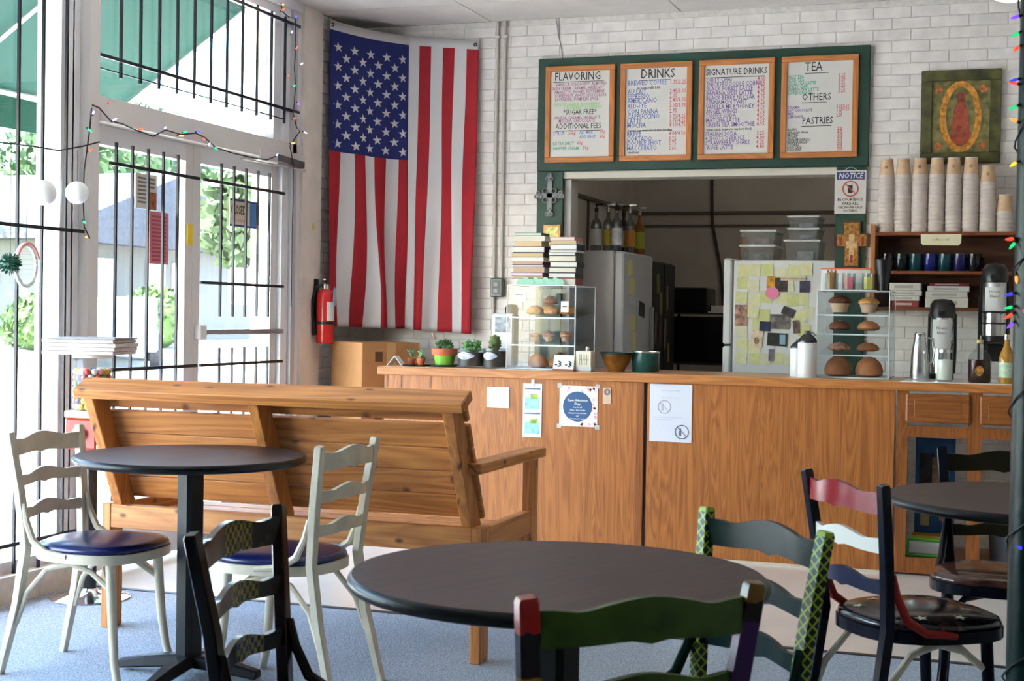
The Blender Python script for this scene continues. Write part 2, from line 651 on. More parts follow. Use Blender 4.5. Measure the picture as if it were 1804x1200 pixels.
# header over the doors
d = MB().box(WX - 0.12, WX + 0.055, 5.832, 7.90, 2.155, 2.215).box(WX - 0.12, WX + 0.035, 5.832, 7.90, 2.215, 2.275).build('trim_7', M_alu)
d['kind'] = 'structure'
d = MB().box(WX - 0.12, WX + 0.01, 7.70, 7.92, 0.0, CZ - 0.06).build('trim_8', M_aluw); d['kind'] = 'structure'
d = MB().box(WX - 0.1, WX + 0.035, 7.78, 7.83, 0.0, CZ - 0.06).build('trim_9', mat('jamb_grey', (188, 186, 188), 0.4)); d['kind'] = 'structure'
tw = bpy.data.objects.new('window_6', None); COL.objects.link(tw); tw['kind'] = 'structure'
MB().box(WX - 0.1, WX - 0.01, 5.832, 7.70, CZ - 0.11, CZ - 0.06).build('window_frame', M_aluw, tw)
MB().box(WX - 0.1, WX - 0.01, 7.62, 7.70, 2.275, CZ - 0.11).build('window_frame', M_aluw, tw)
MB().box(WX - 0.06, WX - 0.054, 5.832, 7.62, 2.275, CZ - 0.11).build('pane', M_glass, tw)

def door(idx, y0, y1, lab):
    w = bpy.data.objects.new('door_%d' % idx, None)
    COL.objects.link(w)
    w['kind'] = 'structure'
    w['label'] = lab
    X0, X1 = WX - 0.07, WX - 0.02
    MB().box(X0, X1, y0 + 0.004, y0 + 0.075, 0.02, 2.15).build('door_stile', M_alu, w)
    MB().box(X0, X1, y1 - 0.075, y1 - 0.004, 0.02, 2.15).build('door_stile', M_alu, w)
    MB().box(X0, X1, y0 + 0.075, y1 - 0.075, 2.06, 2.15).build('door_rail', M_aluw, w)
    MB().box(X0, X1, y0 + 0.075, y1 - 0.075, 0.02, 0.22).build('door_rail', M_aluw, w)
    MB().box(WX - 0.05, WX - 0.044, y0 + 0.075, y1 - 0.075, 0.22, 2.06).build('pane', M_glass, w)
    return w
d1 = door(1, 5.832, 6.765, 'left glass entrance door with aluminium frame')
d2 = door(2, 6.765, 7.70, 'right glass entrance door with aluminium frame and push bar')
MB().box(WX - 0.018, WX + 0.012, 6.83, 7.74, 1.145, 1.175).build('push_bar', mat('bar_grey', (150, 146, 150), 0.3, 0.6), d2, bevel=0.004)
MB().box(WX - 0.02, WX + 0.02, 6.79, 6.86, 1.12, 1.20).build('latch_box', M_alu, d2, bevel=0.006)
MB().box(WX - 0.02, WX - 0.012, 6.705, 6.755, 1.62, 1.73).build('door_sticker', mat('yellow_sticker', (236, 200, 40), 0.5), d1)

# door closer
dc = thing('door_closer', 'grey hydraulic door closer with folded arm under the transom', 'door closer', (WX, 7.5, 2.15))
MB().box(-0.01, 0.06, -0.16, 0.06, -0.02, 0.05).build('closer_body', M_alu, dc, bevel=0.008)
MB().bar((0.05, -0.35, -0.03), (0.10, 0.30, -0.035), 0.02, 0.008).build('closer_arm', M_steel, dc)
MB().bar((0.03, 0.06, 0.02), (0.06, 0.34, 0.0), 0.05, 0.04).build('closer_track', mat('closer_dark', (84, 82, 84), 0.5), dc)

# iron grilles
def grille(name, label, bars, rails, loc=(0, 0, 0)):
    g = thing(name, label, 'window grille', (WX, loc[1], loc[2]))
    for (y, za, zb) in bars:
        MB().box(0.012, 0.024, y - loc[1] - 0.006, y - loc[1] + 0.006, za - loc[2], zb - loc[2]).build('bar', M_iron, g)
    for (ya, yb, z) in rails:
        MB().box(0.024, 0.036, ya - loc[1], yb - loc[1], z - loc[2] - 0.008, z - loc[2] + 0.008).build('rail', M_iron, g)
    return g
ub = [6.038 + 0.166 * i for i in range(11)]
g = grille('window_grille', 'black iron bars across the transom above the entrance doors', [(y, 2.385, CZ - 0.12) for y in ub], [(5.84, 7.86, 2.468), (5.84, 7.86, 2.98)], (0, 5.84, 2.385))
MB().box(0.012, 0.018, 0.0, 1.86, 0.022, 0.028).build('rail', M_iron, g)
grille('door_grille', 'black iron bars on the left entrance door', [(6.009 + 0.1365 * i, 0.3, 2.075) for i in range(5)], [(5.94, 6.74, 1.97), (5.94, 6.74, 0.985)], (0, 5.9, 0.3))
g = grille('door_grille', 'black iron bars on the right entrance door around the push bar', [(6.991 + 0.135 * i, 1.245, 2.075) for i in range(5)] + [(6.991 + 0.135 * i, 0.3, 1.075) for i in range(5)], [(6.79, 7.69, 1.97), (6.77, 7.69, 1.424), (6.77, 7.69, 0.985)], (0, 6.79, 0.3))
grille('window_grille', 'black iron bars across the leftmost storefront window', [(5.616 - 0.168 * i, 0.10, CZ - 0.1) for i in range(11)], [(3.88, 5.74, 1.632), (3.88, 5.70, 0.25)], (0, 3.88, 0.1))

# ------------------------------------------------------------------ outdoors
M_conc = mat('concrete', (206, 203, 196), 0.85, var=0.05, vs=0.8)
gm = MB()
P = [(-4.25, -0.06), (-12, -0.12), (-16, 0.0), (-24, 0.55), (-70, 2.2)]
for i in range(4):
    (xa, za), (xb, zb) = P[i], P[i + 1]
    gm.k = 1 if i == 3 else 0
    gm.add([(xa, -25, za), (xa, 95, za), (xb, 95, zb), (xb, -25, zb)], [(0, 1, 2, 3)])
gm.k = 0
gm.box(-70, -4.25, -25, 95, -1.5, -1.0)
o = struct('ground', gm, [M_conc, mat('grass', (122, 156, 84), 0.95, var=0.2, vs=2)])
M_awn, t, b = nt('awning_canvas')
b.inputs['Base Color'].default_value = lin((36, 82, 72))
b.inputs['Roughness'].default_value = 0.8
b.inputs['Transmission Weight'].default_value = 0.0
out = t.nodes['Material Output']
tl = t.nodes.new('ShaderNodeBsdfTranslucent'); tl.inputs[0].default_value = lin((98, 126, 118))
ms = t.nodes.new('ShaderNodeMixShader'); ms.inputs[0].default_value = 0.5
t.links.new(b.outputs[0], ms.inputs[1]); t.links.new(tl.outputs[0], ms.inputs[2]); t.links.new(ms.outputs[0], out.inputs[0])
M_val = M_awn.copy(); M_val.name = 'awning_valance'  # deeper copy of the canvas; lack of sunlit glow is in the colour
M_val.node_tree.nodes['Principled BSDF'].inputs['Base Color'].default_value = lin((20, 84, 70))
[n_ for n_ in M_val.node_tree.nodes if n_.type == 'BSDF_TRANSLUCENT'][0].inputs[0].default_value = lin((40, 110, 92))
aw = thing('awning', 'green canvas awning sloping over the storefront', 'awning', (-4.25, 0, 2.2))
def awn(y0, y1):
    q = MB().add([(0.02, y0, 0.88), (0.02, y1, 0.88), (-0.95, y1, 0.25), (-0.95, y0, 0.25), (0.02, y0, 0.89), (0.02, y1, 0.89), (-0.95, y1, 0.26), (-0.95, y0, 0.26)],
             [(0, 1, 2, 3), (7, 6, 5, 4), (0, 4, 5, 1), (1, 5, 6, 2), (2, 6, 7, 3), (3, 7, 4, 0)])
    return q
awn(-3.0, 7.62).build('canvas', M_awn, aw)
MB().box(-0.955, -0.945, -3.0, 7.62, 0.05, 0.26).build('valance', M_val, aw)
M_tube = mat('awning_tube', (186, 190, 190), 0.4, 0.6)
MB().cyl((-0.93, -3.0, 0.235), (-0.93, 7.6, 0.235), 0.016, n=8).build('front_tube', M_tube, aw)
for y in (-2.9, -0.4, 2.1, 4.6, 6.15, 7.55):
    MB().cyl((0.02, y, 0.86), (-0.93, y, 0.235), 0.013, n=8).build('frame_tube', M_tube, aw)
    MB().cyl((0.0, y, 0.05), (-0.93, y, 0.235), 0.010, n=8).build('frame_tube', M_tube, aw)
o = struct('wall_outside_pier', MB().box(-5.02, -4.32, 8.98, 9.4, -0.1, 4.2), mat('cream_stucco', (236, 218, 180), 0.8, var=0.04))
o['label'] = 'cream stucco pier outside the entrance'

# house across the street
h = thing('house', 'white bungalow with pale gabled roof across the street', 'house', (-24, 34, 0.55))
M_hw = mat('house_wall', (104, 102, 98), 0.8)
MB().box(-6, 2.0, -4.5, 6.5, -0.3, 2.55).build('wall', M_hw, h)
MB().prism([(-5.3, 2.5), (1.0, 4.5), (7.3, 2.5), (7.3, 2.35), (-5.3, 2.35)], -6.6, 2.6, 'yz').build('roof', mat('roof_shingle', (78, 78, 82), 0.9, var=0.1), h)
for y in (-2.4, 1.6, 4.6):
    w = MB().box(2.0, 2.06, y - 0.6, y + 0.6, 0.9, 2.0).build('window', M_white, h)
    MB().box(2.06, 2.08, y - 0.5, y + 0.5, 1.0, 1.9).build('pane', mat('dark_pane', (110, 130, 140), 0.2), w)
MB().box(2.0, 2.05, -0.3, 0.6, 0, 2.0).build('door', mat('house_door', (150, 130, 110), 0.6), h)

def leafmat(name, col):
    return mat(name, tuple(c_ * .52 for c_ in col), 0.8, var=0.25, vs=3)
def foliage(q, c, r, n, s):
    for i in range(n):
        th, ph = rnd.uniform(0, 2 * math.pi), math.acos(rnd.uniform(-0.6, 1))
        rr = rnd.uniform(0.75, 1.05)
        p = Vector((c[0] + r[0] * rr * math.sin(ph) * math.cos(th), c[1] + r[1] * rr * math.sin(ph) * math.sin(th), c[2] + r[2] * rr * math.cos(ph)))
        e = Euler((rnd.uniform(-1.5, 1.5), rnd.uniform(-1.5, 1.5), rnd.uniform(0, 6))).to_matrix()
        k = s * rnd.uniform(0.6, 1.3)
        q.add([p + e @ Vector(w) for w in ((-k, -k * 0.6, 0), (k, -k * 0.6, 0.1 * k), (k * 0.8, k * 0.7, 0), (-k * 0.7, k * 0.6, -0.1 * k))], [(0, 1, 2, 3)])
trees = [(-26, 24, 7.5, 4.2, (112, 148, 86), 'broad tree with pale green crown left of the white bungalow'),
         (-34, 50, 8.5, 4.8, (98, 138, 80), 'tall tree rising behind the bungalow roof'),
         (-17, 33.5, 5.2, 2.7, (124, 158, 96), 'light green tree in front of the bungalow beyond the right door'),
         (-19.5, 45.5, 6.8, 3.2, (104, 142, 84), 'leafy tree to the right of the bungalow'),
         (-46, 44, 9.0, 4.0, (116, 150, 90), 'tree with a rounded crown directly behind the bungalow'),
         (-40, 34, 10, 5.0, (94, 132, 78), 'darker green tree farthest behind the bungalow')]
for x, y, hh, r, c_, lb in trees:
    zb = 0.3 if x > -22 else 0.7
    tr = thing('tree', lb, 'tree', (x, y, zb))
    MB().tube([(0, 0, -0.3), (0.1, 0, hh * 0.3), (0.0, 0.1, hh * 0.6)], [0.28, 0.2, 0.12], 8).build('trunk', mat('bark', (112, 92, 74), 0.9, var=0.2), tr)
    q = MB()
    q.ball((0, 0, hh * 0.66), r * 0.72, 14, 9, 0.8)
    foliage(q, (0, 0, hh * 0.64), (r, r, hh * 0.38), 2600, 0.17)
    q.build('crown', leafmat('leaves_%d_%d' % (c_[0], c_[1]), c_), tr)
for x, y, r, lb in ((-20.6, 27.4, 0.8, 'round clipped bush at the street edge left of the door'), (-20.6, 29.8, 0.7, 'round clipped bush beside the parked car'), (-20.6, 32.0, 0.95, 'tall clipped bush in front of the bungalow')):
    bs = thing('bush', lb, 'bush', (x, y, 0.32))
    q = MB(); q.ball((0, 0, r * 0.7), r * 0.85, 14, 8, 0.9); foliage(q, (0, 0, r * 0.65), (r, r, r * 0.95), 700, 0.075)
    q.build('foliage', leafmat('bush_leaves', (128, 170, 84)), bs)
    MB().cyl((0, 0, -0.2), (0, 0, r * 0.5), 0.05, n=6).build('stem', mat('bark', (112, 92, 74)), bs)
# parked car
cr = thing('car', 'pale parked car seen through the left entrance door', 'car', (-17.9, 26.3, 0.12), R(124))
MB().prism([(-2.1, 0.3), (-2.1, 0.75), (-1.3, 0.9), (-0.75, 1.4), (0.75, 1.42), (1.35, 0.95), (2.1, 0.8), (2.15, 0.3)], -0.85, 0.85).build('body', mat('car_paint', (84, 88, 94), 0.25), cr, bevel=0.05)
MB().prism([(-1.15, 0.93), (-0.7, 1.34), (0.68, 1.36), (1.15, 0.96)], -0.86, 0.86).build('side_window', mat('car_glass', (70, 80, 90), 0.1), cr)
for sx in (-1.35, 1.35):
    for sy in (-0.8, 0.8):
        MB().cyl((sx, sy - 0.1, 0.32), (sx, sy + 0.1, 0.32), 0.33, n=16).build('wheel', mat('tyre', (30, 30, 32), 0.8), cr)
# ------------------------------------------------------------------ flag in the corner
M_fr = mat('flag_red', (168, 22, 36), 0.75, var=0.04)
M_fw = mat('flag_white', (212, 208, 208), 0.75)
M_fb = mat('flag_blue', (24, 34, 104), 0.75, var=0.04)
fa, fb_, fc = Vector((-4.075, 8.235, 3.095)), Vector((-3.72, 8.672, 3.055)), Vector((-3.238, 8.678, 3.005))
L1, L2 = (fb_ - fa).xy.length, (fc - fb_).xy.length
def flag_pt(u, v):
    s_ = u * (L1 + L2)
    # rounded turn at the corner of the room
    def path(s):
        if s < L1:
            p = fa.lerp(fb_, s / L1)
        else:
            p = fb_.lerp(fc, (s - L1) / L2)
        return p
    p = path(s_)
    q0, q1 = path(max(0, s_ - 0.05)), path(min(L1 + L2, s_ + 0.05))
    d_ = (q1 - q0); d_.z = 0; d_.normalize()
    nrm = Vector((d_.y, -d_.x, 0))
    ln = 1.905 - 0.055 * u
    g_ = min(1, v * 1.15) ** 1.3
    amp = 0.033 * g_
    ph_ = u * 22 + 1.2 + 1.7 * math.sin(v * 3.4 + u * 2.0)
    w = math.sin(ph_) * 0.7 + 0.5 * math.sin(u * 37 + v * 2.4)
    w2 = math.cos(ph_) + 0.6 * math.cos(u * 13 - v * 4.5)
    pos = p + nrm * (0.016 + amp * (w + 1.2) * (1.0 if u > 0.03 else 0.6)) + d_ * (0.019 * g_ * w2 * min(1, u * 12, (1 - u) * 12))
    pos.z = p.z - v * ln - 0.012 * math.sin(math.pi * min(1, u / 0.54)) * (1 - v) * (1 if u < 0.54 else 0)
    return pos
NU, NV = 13 * 6, 64
HV = 0.030
CV = 0.425
vr = [0, HV] + [HV + (CV - HV) * i / 27 for i in range(1, 28)] + [CV + (1 - CV) * i / 36 for i in range(1, 37)]
fl_ = MB()
grid = [[flag_pt(i / NU, v) for i in range(NU + 1)] for v in vr]
for j in range(len(vr) - 1):
    for i in range(NU):
        st = i // 6
        vm = (vr[j] + vr[j + 1]) / 2
        if vm < HV: k = 1
        elif vm < CV and st < 7: k = 2
        else: k = 0 if st % 2 == 0 else 1
        fl_.k = k
        fl_.add([grid[j][i], grid[j][i + 1], grid[j + 1][i + 1], grid[j + 1][i]], [(0, 1, 2, 3)])
flag = thing('flag', 'red white and blue striped flag with stars hanging across the corner', 'flag', (0, 0, 0))
me = fl_.mesh('cloth', [M_fr, M_fw, M_fb])
bm = bmesh.new(); bm.from_mesh(me); bmesh.ops.remove_doubles(bm, verts=bm.verts, dist=1e-5); bmesh.ops.recalc_face_normals(bm, faces=bm.faces); bm.to_mesh(me); bm.free()
for p in me.polygons: p.use_smooth = True
o = link('cloth', me, flag)
md = o.modifiers.new('thickness', 'SOLIDIFY'); md.thickness = 0.0015; md.offset = 0
for r_ in range(11):
    n_ = 5 if r_ % 2 == 0 else 4
    for i in range(n_):
        u0 = (0.055 + 0.108 * i + (0 if n_ == 5 else 0.054))
        v0 = 0.083 + 0.0316 * r_
        pts = []
        for a in range(10):
            rr = 0.0325 if a % 2 == 0 else 0.0128
            an = math.pi / 2 + a * math.pi / 5 + 0.12
            pts.append((u0 + rr * math.cos(an) / (L1 + L2), v0 - rr * math.sin(an) / 1.9))
        q = MB()
        vs = []
        for (uu, vv) in pts + [(u0, v0)]:
            P0 = flag_pt(uu, vv)
            s1, s2 = flag_pt(uu + 0.01, vv) - P0, flag_pt(uu, vv + 0.01) - P0
            nn = s2.cross(s1).normalized()
            if nn.y > 0: nn = -nn
            vs.append(P0 + nn * 0.0022)
        q.add(vs, [(a, (a + 1) % 10, 10) for a in range(10)])
        q.build('star', M_fw, flag)
for u in (0.02, 0.98):
    p = flag_pt(u, 0.014)
    MB().tube([p + Vector((0, -0.006, 0)) + Vector((0.009 * math.cos(a), 0, 0.009 * math.sin(a))) for a in [k * math.pi / 5 for k in range(10)]], 0.004, 6, True).build('grommet', mat('brass_dark', (72, 62, 50), 0.5, 0.6), flag)

# conduits and junction box
cd = thing('conduit', 'pair of painted vertical pipes running down the brick wall', 'pipe', (0, 0, 0))
for x in (-3.122, -3.072):
    MB().cyl((x, BY - 0.014, 1.50 if x > -3.1 else 1.0), (x, BY - 0.014, CZ - 0.005), 0.011, n=10).build('pipe', mat('pipe_paint', (206, 198, 186), 0.4), cd, smooth=40)
    MB().box(x - 0.02, x + 0.02, BY - 0.028, BY - 0.004, 3.02, 3.035).build('strap', M_alu, cd)
jb = thing('junction_box', 'small grey metal junction box at the end of the pipe', 'outlet box', (-3.09, BY, 1.45))
MB().box(-0.045, 0.04, -0.05, -0.002, -0.06, 0.06).build('box', mat('box_grey', (120, 120, 116), 0.45, 0.6), jb, bevel=0.008)
MB().box(-0.03, 0.025, -0.054, -0.05, -0.045, 0.045).build('cover', mat('box_cover', (96, 98, 96), 0.5, 0.5), jb)
for z in (-0.02, 0.02):
    MB().box(-0.016, 0.012, -0.058, -0.054, z - 0.012, z + 0.012).build('socket', mat('socket', (160, 160, 156), 0.5), jb)

# ------------------------------------------------------------------ hatch surround and menu board
mb_ = thing('menu_backboard', 'dark green painted board carrying the four menu boards', 'board', (-1.833, BY, 2.175))
MB().box(-1.007, 1.010, -0.034, -0.002, 0.0, 0.70).build('panel', M_green, mb_, bevel=0.004)
hs = MB().box(-2.84, OX0 + 0.0, BY - 0.02, BY + 0.17, 0.90, 2.172).build('trim_10', M_green); hs['kind'] = 'structure'
hs = MB().box(OX1, -0.832, BY - 0.02, BY + 0.17, 0.90, 2.172).build('trim_11', M_green); hs['kind'] = 'structure'
hs = MB().box(OX0, OX1, BY - 0.006, BY + 0.17, OZ - 0.018, OZ + 0.022).build('trim_12', mat('trim_cream', (214, 206, 190), 0.5)); hs['kind'] = 'structure'
hs = MB().box(OX0, OX0 + 0.045, BY + 0.02, BY + 0.17, 0.95, OZ - 0.02).build('trim_13', mat('jamb_white', (200, 196, 190), 0.5)); hs['kind'] = 'structure'

K = dict(k=M_ink, p=mat('marker_purple', (120, 84, 150), 0.6), b=mat('marker_blue', (96, 116, 178), 0.6), r=mat('marker_red', (206, 84, 96), 0.6), g=mat('marker_green', (60, 160, 128), 0.6), l=mat('marker_lime', (140, 200, 110), 0.6), m=mat('marker_plum', (160, 84, 130), 0.6))
def menu(x0, x1, lab, rows):
    w, hgt = x1 - x0, 0.595
    t_ = thing('menu_board', lab, 'menu board', ((x0 + x1) / 2, BY - 0.034, 2.227))
    a = w / 2
    fw = 0.033
    for (p, q, r_, s_) in ((-a, a, 0, fw), (-a, a, hgt - fw, hgt)):
        MB().box(p, q, -0.022, -0.0005, r_, s_).build('frame', M_frame, t_, bevel=0.003)
    for (p, q) in ((-a, -a + fw), (a - fw, a)):
        MB().box(p, q, -0.022, -0.0005, fw, hgt - fw).build('frame', wood('menu_frame_upright', (168, 96, 44), (204, 132, 70), 2, 1.4, 0.45), t_, bevel=0.003)
    MB().box(-a + fw, a - fw, -0.010, -0.0005, fw, hgt - fw).build('whiteboard', M_board, t_)
    IW = w - 2 * fw
    for (c_, body, fx, fy, size, al) in rows:
        q = MB()
        x = -a + fw + IW * fx
        z = fw + (hgt - 2 * fw) * (1 - fy * .965 - .022)
        if body.startswith('_'):
            ln = float(body[1:]) * IW
            q.box(x, x + ln, -0.0112, -0.0105, z - 0.002, z + 0.0015)
        else:
            q.text(body, size, (x, -0.0108, z), al, bold=0.0004, sx=0.76)
        q.build('writing', K[c_], t_)
H = 0.044
F = [('k', 'FLAVORING', .06, .085, .072, 'LEFT'), ('k', '_.86', .04, .105, 0, ''),
     ('m', 'VANILLA, COCONUT, ALMOND', .08, .155, .030, 'LEFT'), ('m', 'IRISH CREAM, CARAMEL, HAZELNUT', .03, .20, .0265, 'LEFT'), ('m', 'AMARETTO, HONEY, PEPPERMINT', .06, .245, .028, 'LEFT'),
     ('m', 'TOFFEE NUT, WHITE CHOCOLATE', .06, .29, .028, 'LEFT'), ('m', 'LAVENDER, PUMPKIN SPICE', .07, .335, .030, 'LEFT'),
     ('l', 'FRENCH VANILLA, BLACKBERRY', .05, .395, .027, 'LEFT'), ('l', 'STRAWBERRY, RASPBERRY', .22, .435, .027, 'LEFT'),
     ('k', '*SUGAR FREE*', .5, .50, .044, 'CENTER'), ('m', 'VANILLA, CARAMEL, HAZELNUT', .06, .555, .027, 'LEFT'), ('m', 'MOCHA, CHOCOLATE', .14, .595, .030, 'LEFT'),
     ('k', 'ADDITIONAL FEES', .09, .67, .047, 'LEFT'), ('k', '_.76', .09, .695, 0, ''),
     ('b', 'SYRUP', .05, .745, .034, 'LEFT'), ('r', '50¢', .31, .745, .044, 'LEFT'), ('b', 'ALT MILK', .50, .735, .027, 'LEFT'), ('r', '75¢', .84, .735, .032, 'LEFT'),
     ('b', 'ADD SHOT', .50, .79, .027, 'LEFT'), ('r', '60¢', .84, .79, .032, 'LEFT'),
     ('g', 'EXTRA SHOT', .05, .865, .030, 'LEFT'), ('r', '60¢', .46, .865, .034, 'LEFT'), ('g', 'WHIPPED CREAM', .05, .925, .028, 'LEFT'), ('r', '50¢', .56, .925, .034, 'LEFT')]
menu(-2.786, -2.342, 'framed whiteboard menu headed FLAVORING, leftmost on the green board', F)
D_ = [('k', 'DRINKS', .24, .095, .080, 'LEFT'), ('k', '_.52', .22, .12, 0, '')]
it = [('BREWED COFFEE', '1.75/2.25', .175, 0), (None, '(in house refill 1.00)', .225, 1), ('AU LAIT', '2.45/3.10', .28, 0), ('ESPRESSO', '2.10', .335, 0), ('AMERICANO', '2.40/3.05', .385, 0), ('RED-EYE', '3.05/3.75', .45, 0), ('CON PANNA', '2.75', .515, 0), ('CAPPUCCINO', '3.75/4.25', .575, 0), ('LATTE', '3.75/4.25', .63, 0), ('MOCHA', '4.10/4.75', .68, 0), (None, '(caramel, peppermint, almond, white chocolate)', .725, 1), ('BREVE', '4.00/4.50', .78, 0), ('CORTADO', '3.25', .84, 0), ('DOUBLE SHOT', '2.75', .89, 0), ('MACCHIATO', '2.65', .95, 0), (None, '(traditional)', .985, 2)]
for a, p, y, kd in it:
    if kd == 0:
        D_.append(('b', a, .03, y, .042, 'LEFT')); D_.append(('r', p, .72, y, .036, 'LEFT'))
    else:
        D_.append(('k', p, .18 if kd == 1 and 'house' in p else .05, y, .024 if 'house' in p else .0185 if kd == 1 else .02, 'LEFT'))
menu(-2.307, -1.862, 'framed whiteboard menu headed DRINKS', D_)
S_ = [('k', 'SIGNATURE DRINKS', .02, .09, .053, 'LEFT'), ('k', '_.86', .07, .12, 0, '')]
for i, (a, p) in enumerate((('DIRTY CHAI', '4.50'), ('SNICKERDOODLE COBRA', '5.25'), ('BLACK FOREST LATTE', '4.75'), ('BANANA SPLIT LATTE', '4.75'), ('BLACK BERRY NECTAR', '4.75'), ('CINNAMON TWIST', '4.75'), ('VANILLA MILK*HONEY', '4.75'), ('ANGEL WINGS', '4.75'), ('COFFEE SODA', '4.25'), ('MATCHA LATTE', '4.50'), ('GREEN TEA SMOOTHIE', '4.95'), (None, ''), ('ITALIAN SODA', '3.25'), ('4 SHOTS OVER ICE', '4.00'), ('STRAWBERRY SHAKE', '4.75'), ('ROSE LATTE', '4.80'))):
    y = .17 + i * .0525
    if a:
        S_.append(('p', a, .03 if i != 15 else .06, y, .037, 'LEFT')); S_.append(('r', p, .82, y, .036, 'LEFT'))
    else:
        S_.append(('k', '(mango, peach, strawberry, very berry blend)', .04, y - .01, .0195, 'LEFT'))
menu(-1.822, -1.370, 'framed whiteboard menu headed SIGNATURE DRINKS', S_)
T_ = [('k', 'TEA', .27, .085, .075, 'LEFT'), ('k', '_.36', .27, .11, 0, ''), ('k', 'OTHERS', .23, .42, .060, 'LEFT'), ('k', '_.38', .23, .445, 0, ''), ('k', 'PASTRIES', .24, .69, .058, 'LEFT'), ('k', '_.46', .23, .715, 0, '')]
for i, a in enumerate(('HOT TEA', 'ICED TEA', 'CHAI TEA LATTE', 'DIRTY CHAI', 'GREEN TEA LATTE', 'LONDON FOG')):
    T_.append(('g', a, .02, .165 + i * .037, .028, 'LEFT')); T_.append(('r', '3.' + ('25', '00', '95', '50', '75', '60')[i], .78, .165 + i * .037, .031, 'LEFT'))
for i, a in enumerate(('STEAMER', 'HOT CHOCOLATE', 'MILK', 'LEMONADE')):
    T_.append(('p', a, .02, .51 + i * .036, .022, 'LEFT')); T_.append(('r', ('2.00/2.50', '2.75/3.25', '1.75', '2.50')[i], .76, .51 + i * .036, .026, 'LEFT'))
for i, a in enumerate(('BAGELS', 'with cream cheese', 'MUFFINS', 'SCONES', 'CINNAMON ROLL', 'BANANA BREAD', 'COOKIES', 'LOAF CAKE', 'KOLACHES')):
    T_.append(('k', a, .02, .765 + i * .029, .021, 'LEFT')); T_.append(('r', '2.' + ('25', '75', '50', '50', '95', '50', '00', '75', '50')[i], .78, .765 + i * .029, .024, 'LEFT'))
menu(-1.330, -0.886, 'framed whiteboard menu headed TEA, OTHERS and PASTRIES, rightmost on the green board', T_)

# wall pieces ------------------------------------------------------
pc = thing('wall_cross', 'ornate silver grey cross on the green post left of the hatch', 'cross', (-2.755, BY - 0.02, 2.025))
M_pew = mat('pewter', (120, 120, 122), 0.4, 0.7)
q = MB()
q.prism([(-0.014, -0.13), (0.014, -0.13), (0.018, 0.0), (0.012, 0.13), (-0.012, 0.13), (-0.018, 0.0)], -0.012, -0.002)
q.prism([(-0.085, 0.015), (0.085, 0.015), (0.085, -0.012), (-0.085, -0.012)], -0.012, -0.002)
q.build('cross_bars', M_pew, pc)
for (x, z) in ((0, 0.112), (-0.072, 0.002), (0.072, 0.002), (0, -0.108)):
    q = MB()
    for k in range(3):
        a = k * 2.094 + (math.pi / 2)
        cx_, cz_ = x + 0.014 * math.cos(a), z + 0.014 * math.sin(a)
        q.tube([(cx_ + 0.011 * math.cos(s), -0.014, cz_ + 0.011 * math.sin(s)) for s in [i * math.pi / 5 for i in range(10)]], 0.005, 6, True)
    q.build('scroll', M_pew, pc)
q = MB()
for k in range(4):
    a = math.pi / 4 + k * math.pi / 2
    q.tube([(0.04 * math.cos(a) + 0.016 * math.cos(s), -0.012, 0.04 * math.sin(a) + 0.016 * math.sin(s)) for s in [i * math.pi / 5 for i in range(10)]], 0.0045, 6, True)
q.build('filigree', M_pew, pc)

ic = thing('icon_plaque', 'small golden wooden plaque behind the left stack of books', 'plaque', (-2.735, BY - 0.02, 1.80))
MB().box(-0.055, 0.055, -0.016, -0.001, -0.09, 0.045).build('panel', mat('plaque_gold', (214, 154, 84), 0.4, var=0.12), ic, bevel=0.003)
MB().box(-0.042, 0.042, -0.018, -0.016, -0.08, 0.033).build('picture', mat('plaque_pic', (232, 196, 120), 0.5, var=0.3, vs=40), ic)

nc = thing('notice_sign', 'white NOTICE sign asking to take cell phone calls outside', 'sign', (-0.922, BY - 0.024, 1.900))
MB().box(-0.090, 0.090, -0.004, 0.0, 0.0, 0.252).build('plate', mat('sign_white', (214, 208, 202), 0.5), nc, bevel=0.001)
MB().box(-0.080, 0.080, -0.0052, -0.004, 0.198, 0.243).build('banner', mat('sign_navy', (58, 60, 116), 0.5), nc)
MB().text('NOTICE', 0.046, (0, -0.0058, 0.205), 'CENTER', slant=0.2, bold=0.001, sx=.82).build('lettering', M_paper, nc)
q = MB().tube([(0.043 * math.cos(s), -0.0055, 0.145 + 0.043 * math.sin(s)) for s in [i * math.pi / 14 for i in range(28)]], 0.0035, 6, True)
q.bar((-0.029, -0.0055, 0.175), (0.029, -0.0055, 0.115), 0.006, 0.006, (0, 1, 0))
q.build('prohibition_ring', mat('sign_red', (196, 78, 66), 0.5), nc)
MB().box(-0.014, 0.012, -0.005, -0.0042, 0.120, 0.165).box(0.006, 0.010, -0.005, -0.0042, 0.165, 0.178).build('phone_symbol', M_ink, nc)
q = MB().text('BE COURTEOUS', 0.0235, (0, -0.0048, 0.075), 'CENTER', bold=0.0006, sx=.85).text('TAKE ALL', 0.022, (0, -0.0048, 0.052), 'CENTER', bold=0.0005).text('CELL PHONE CALLS', 0.0185, (0, -0.0048, 0.031), 'CENTER', bold=0.0005, sx=.85).text('OUTSIDE', 0.019, (0, -0.0048, 0.012), 'CENTER', bold=0.0005)
q.build('lettering', M_ink, nc)
MB().tube([(-0.045, -0.001, 0.25), (0, 0.0, 0.272), (0.045, -0.001, 0.25)], 0.0015, 6).build('string', M_paper, nc)

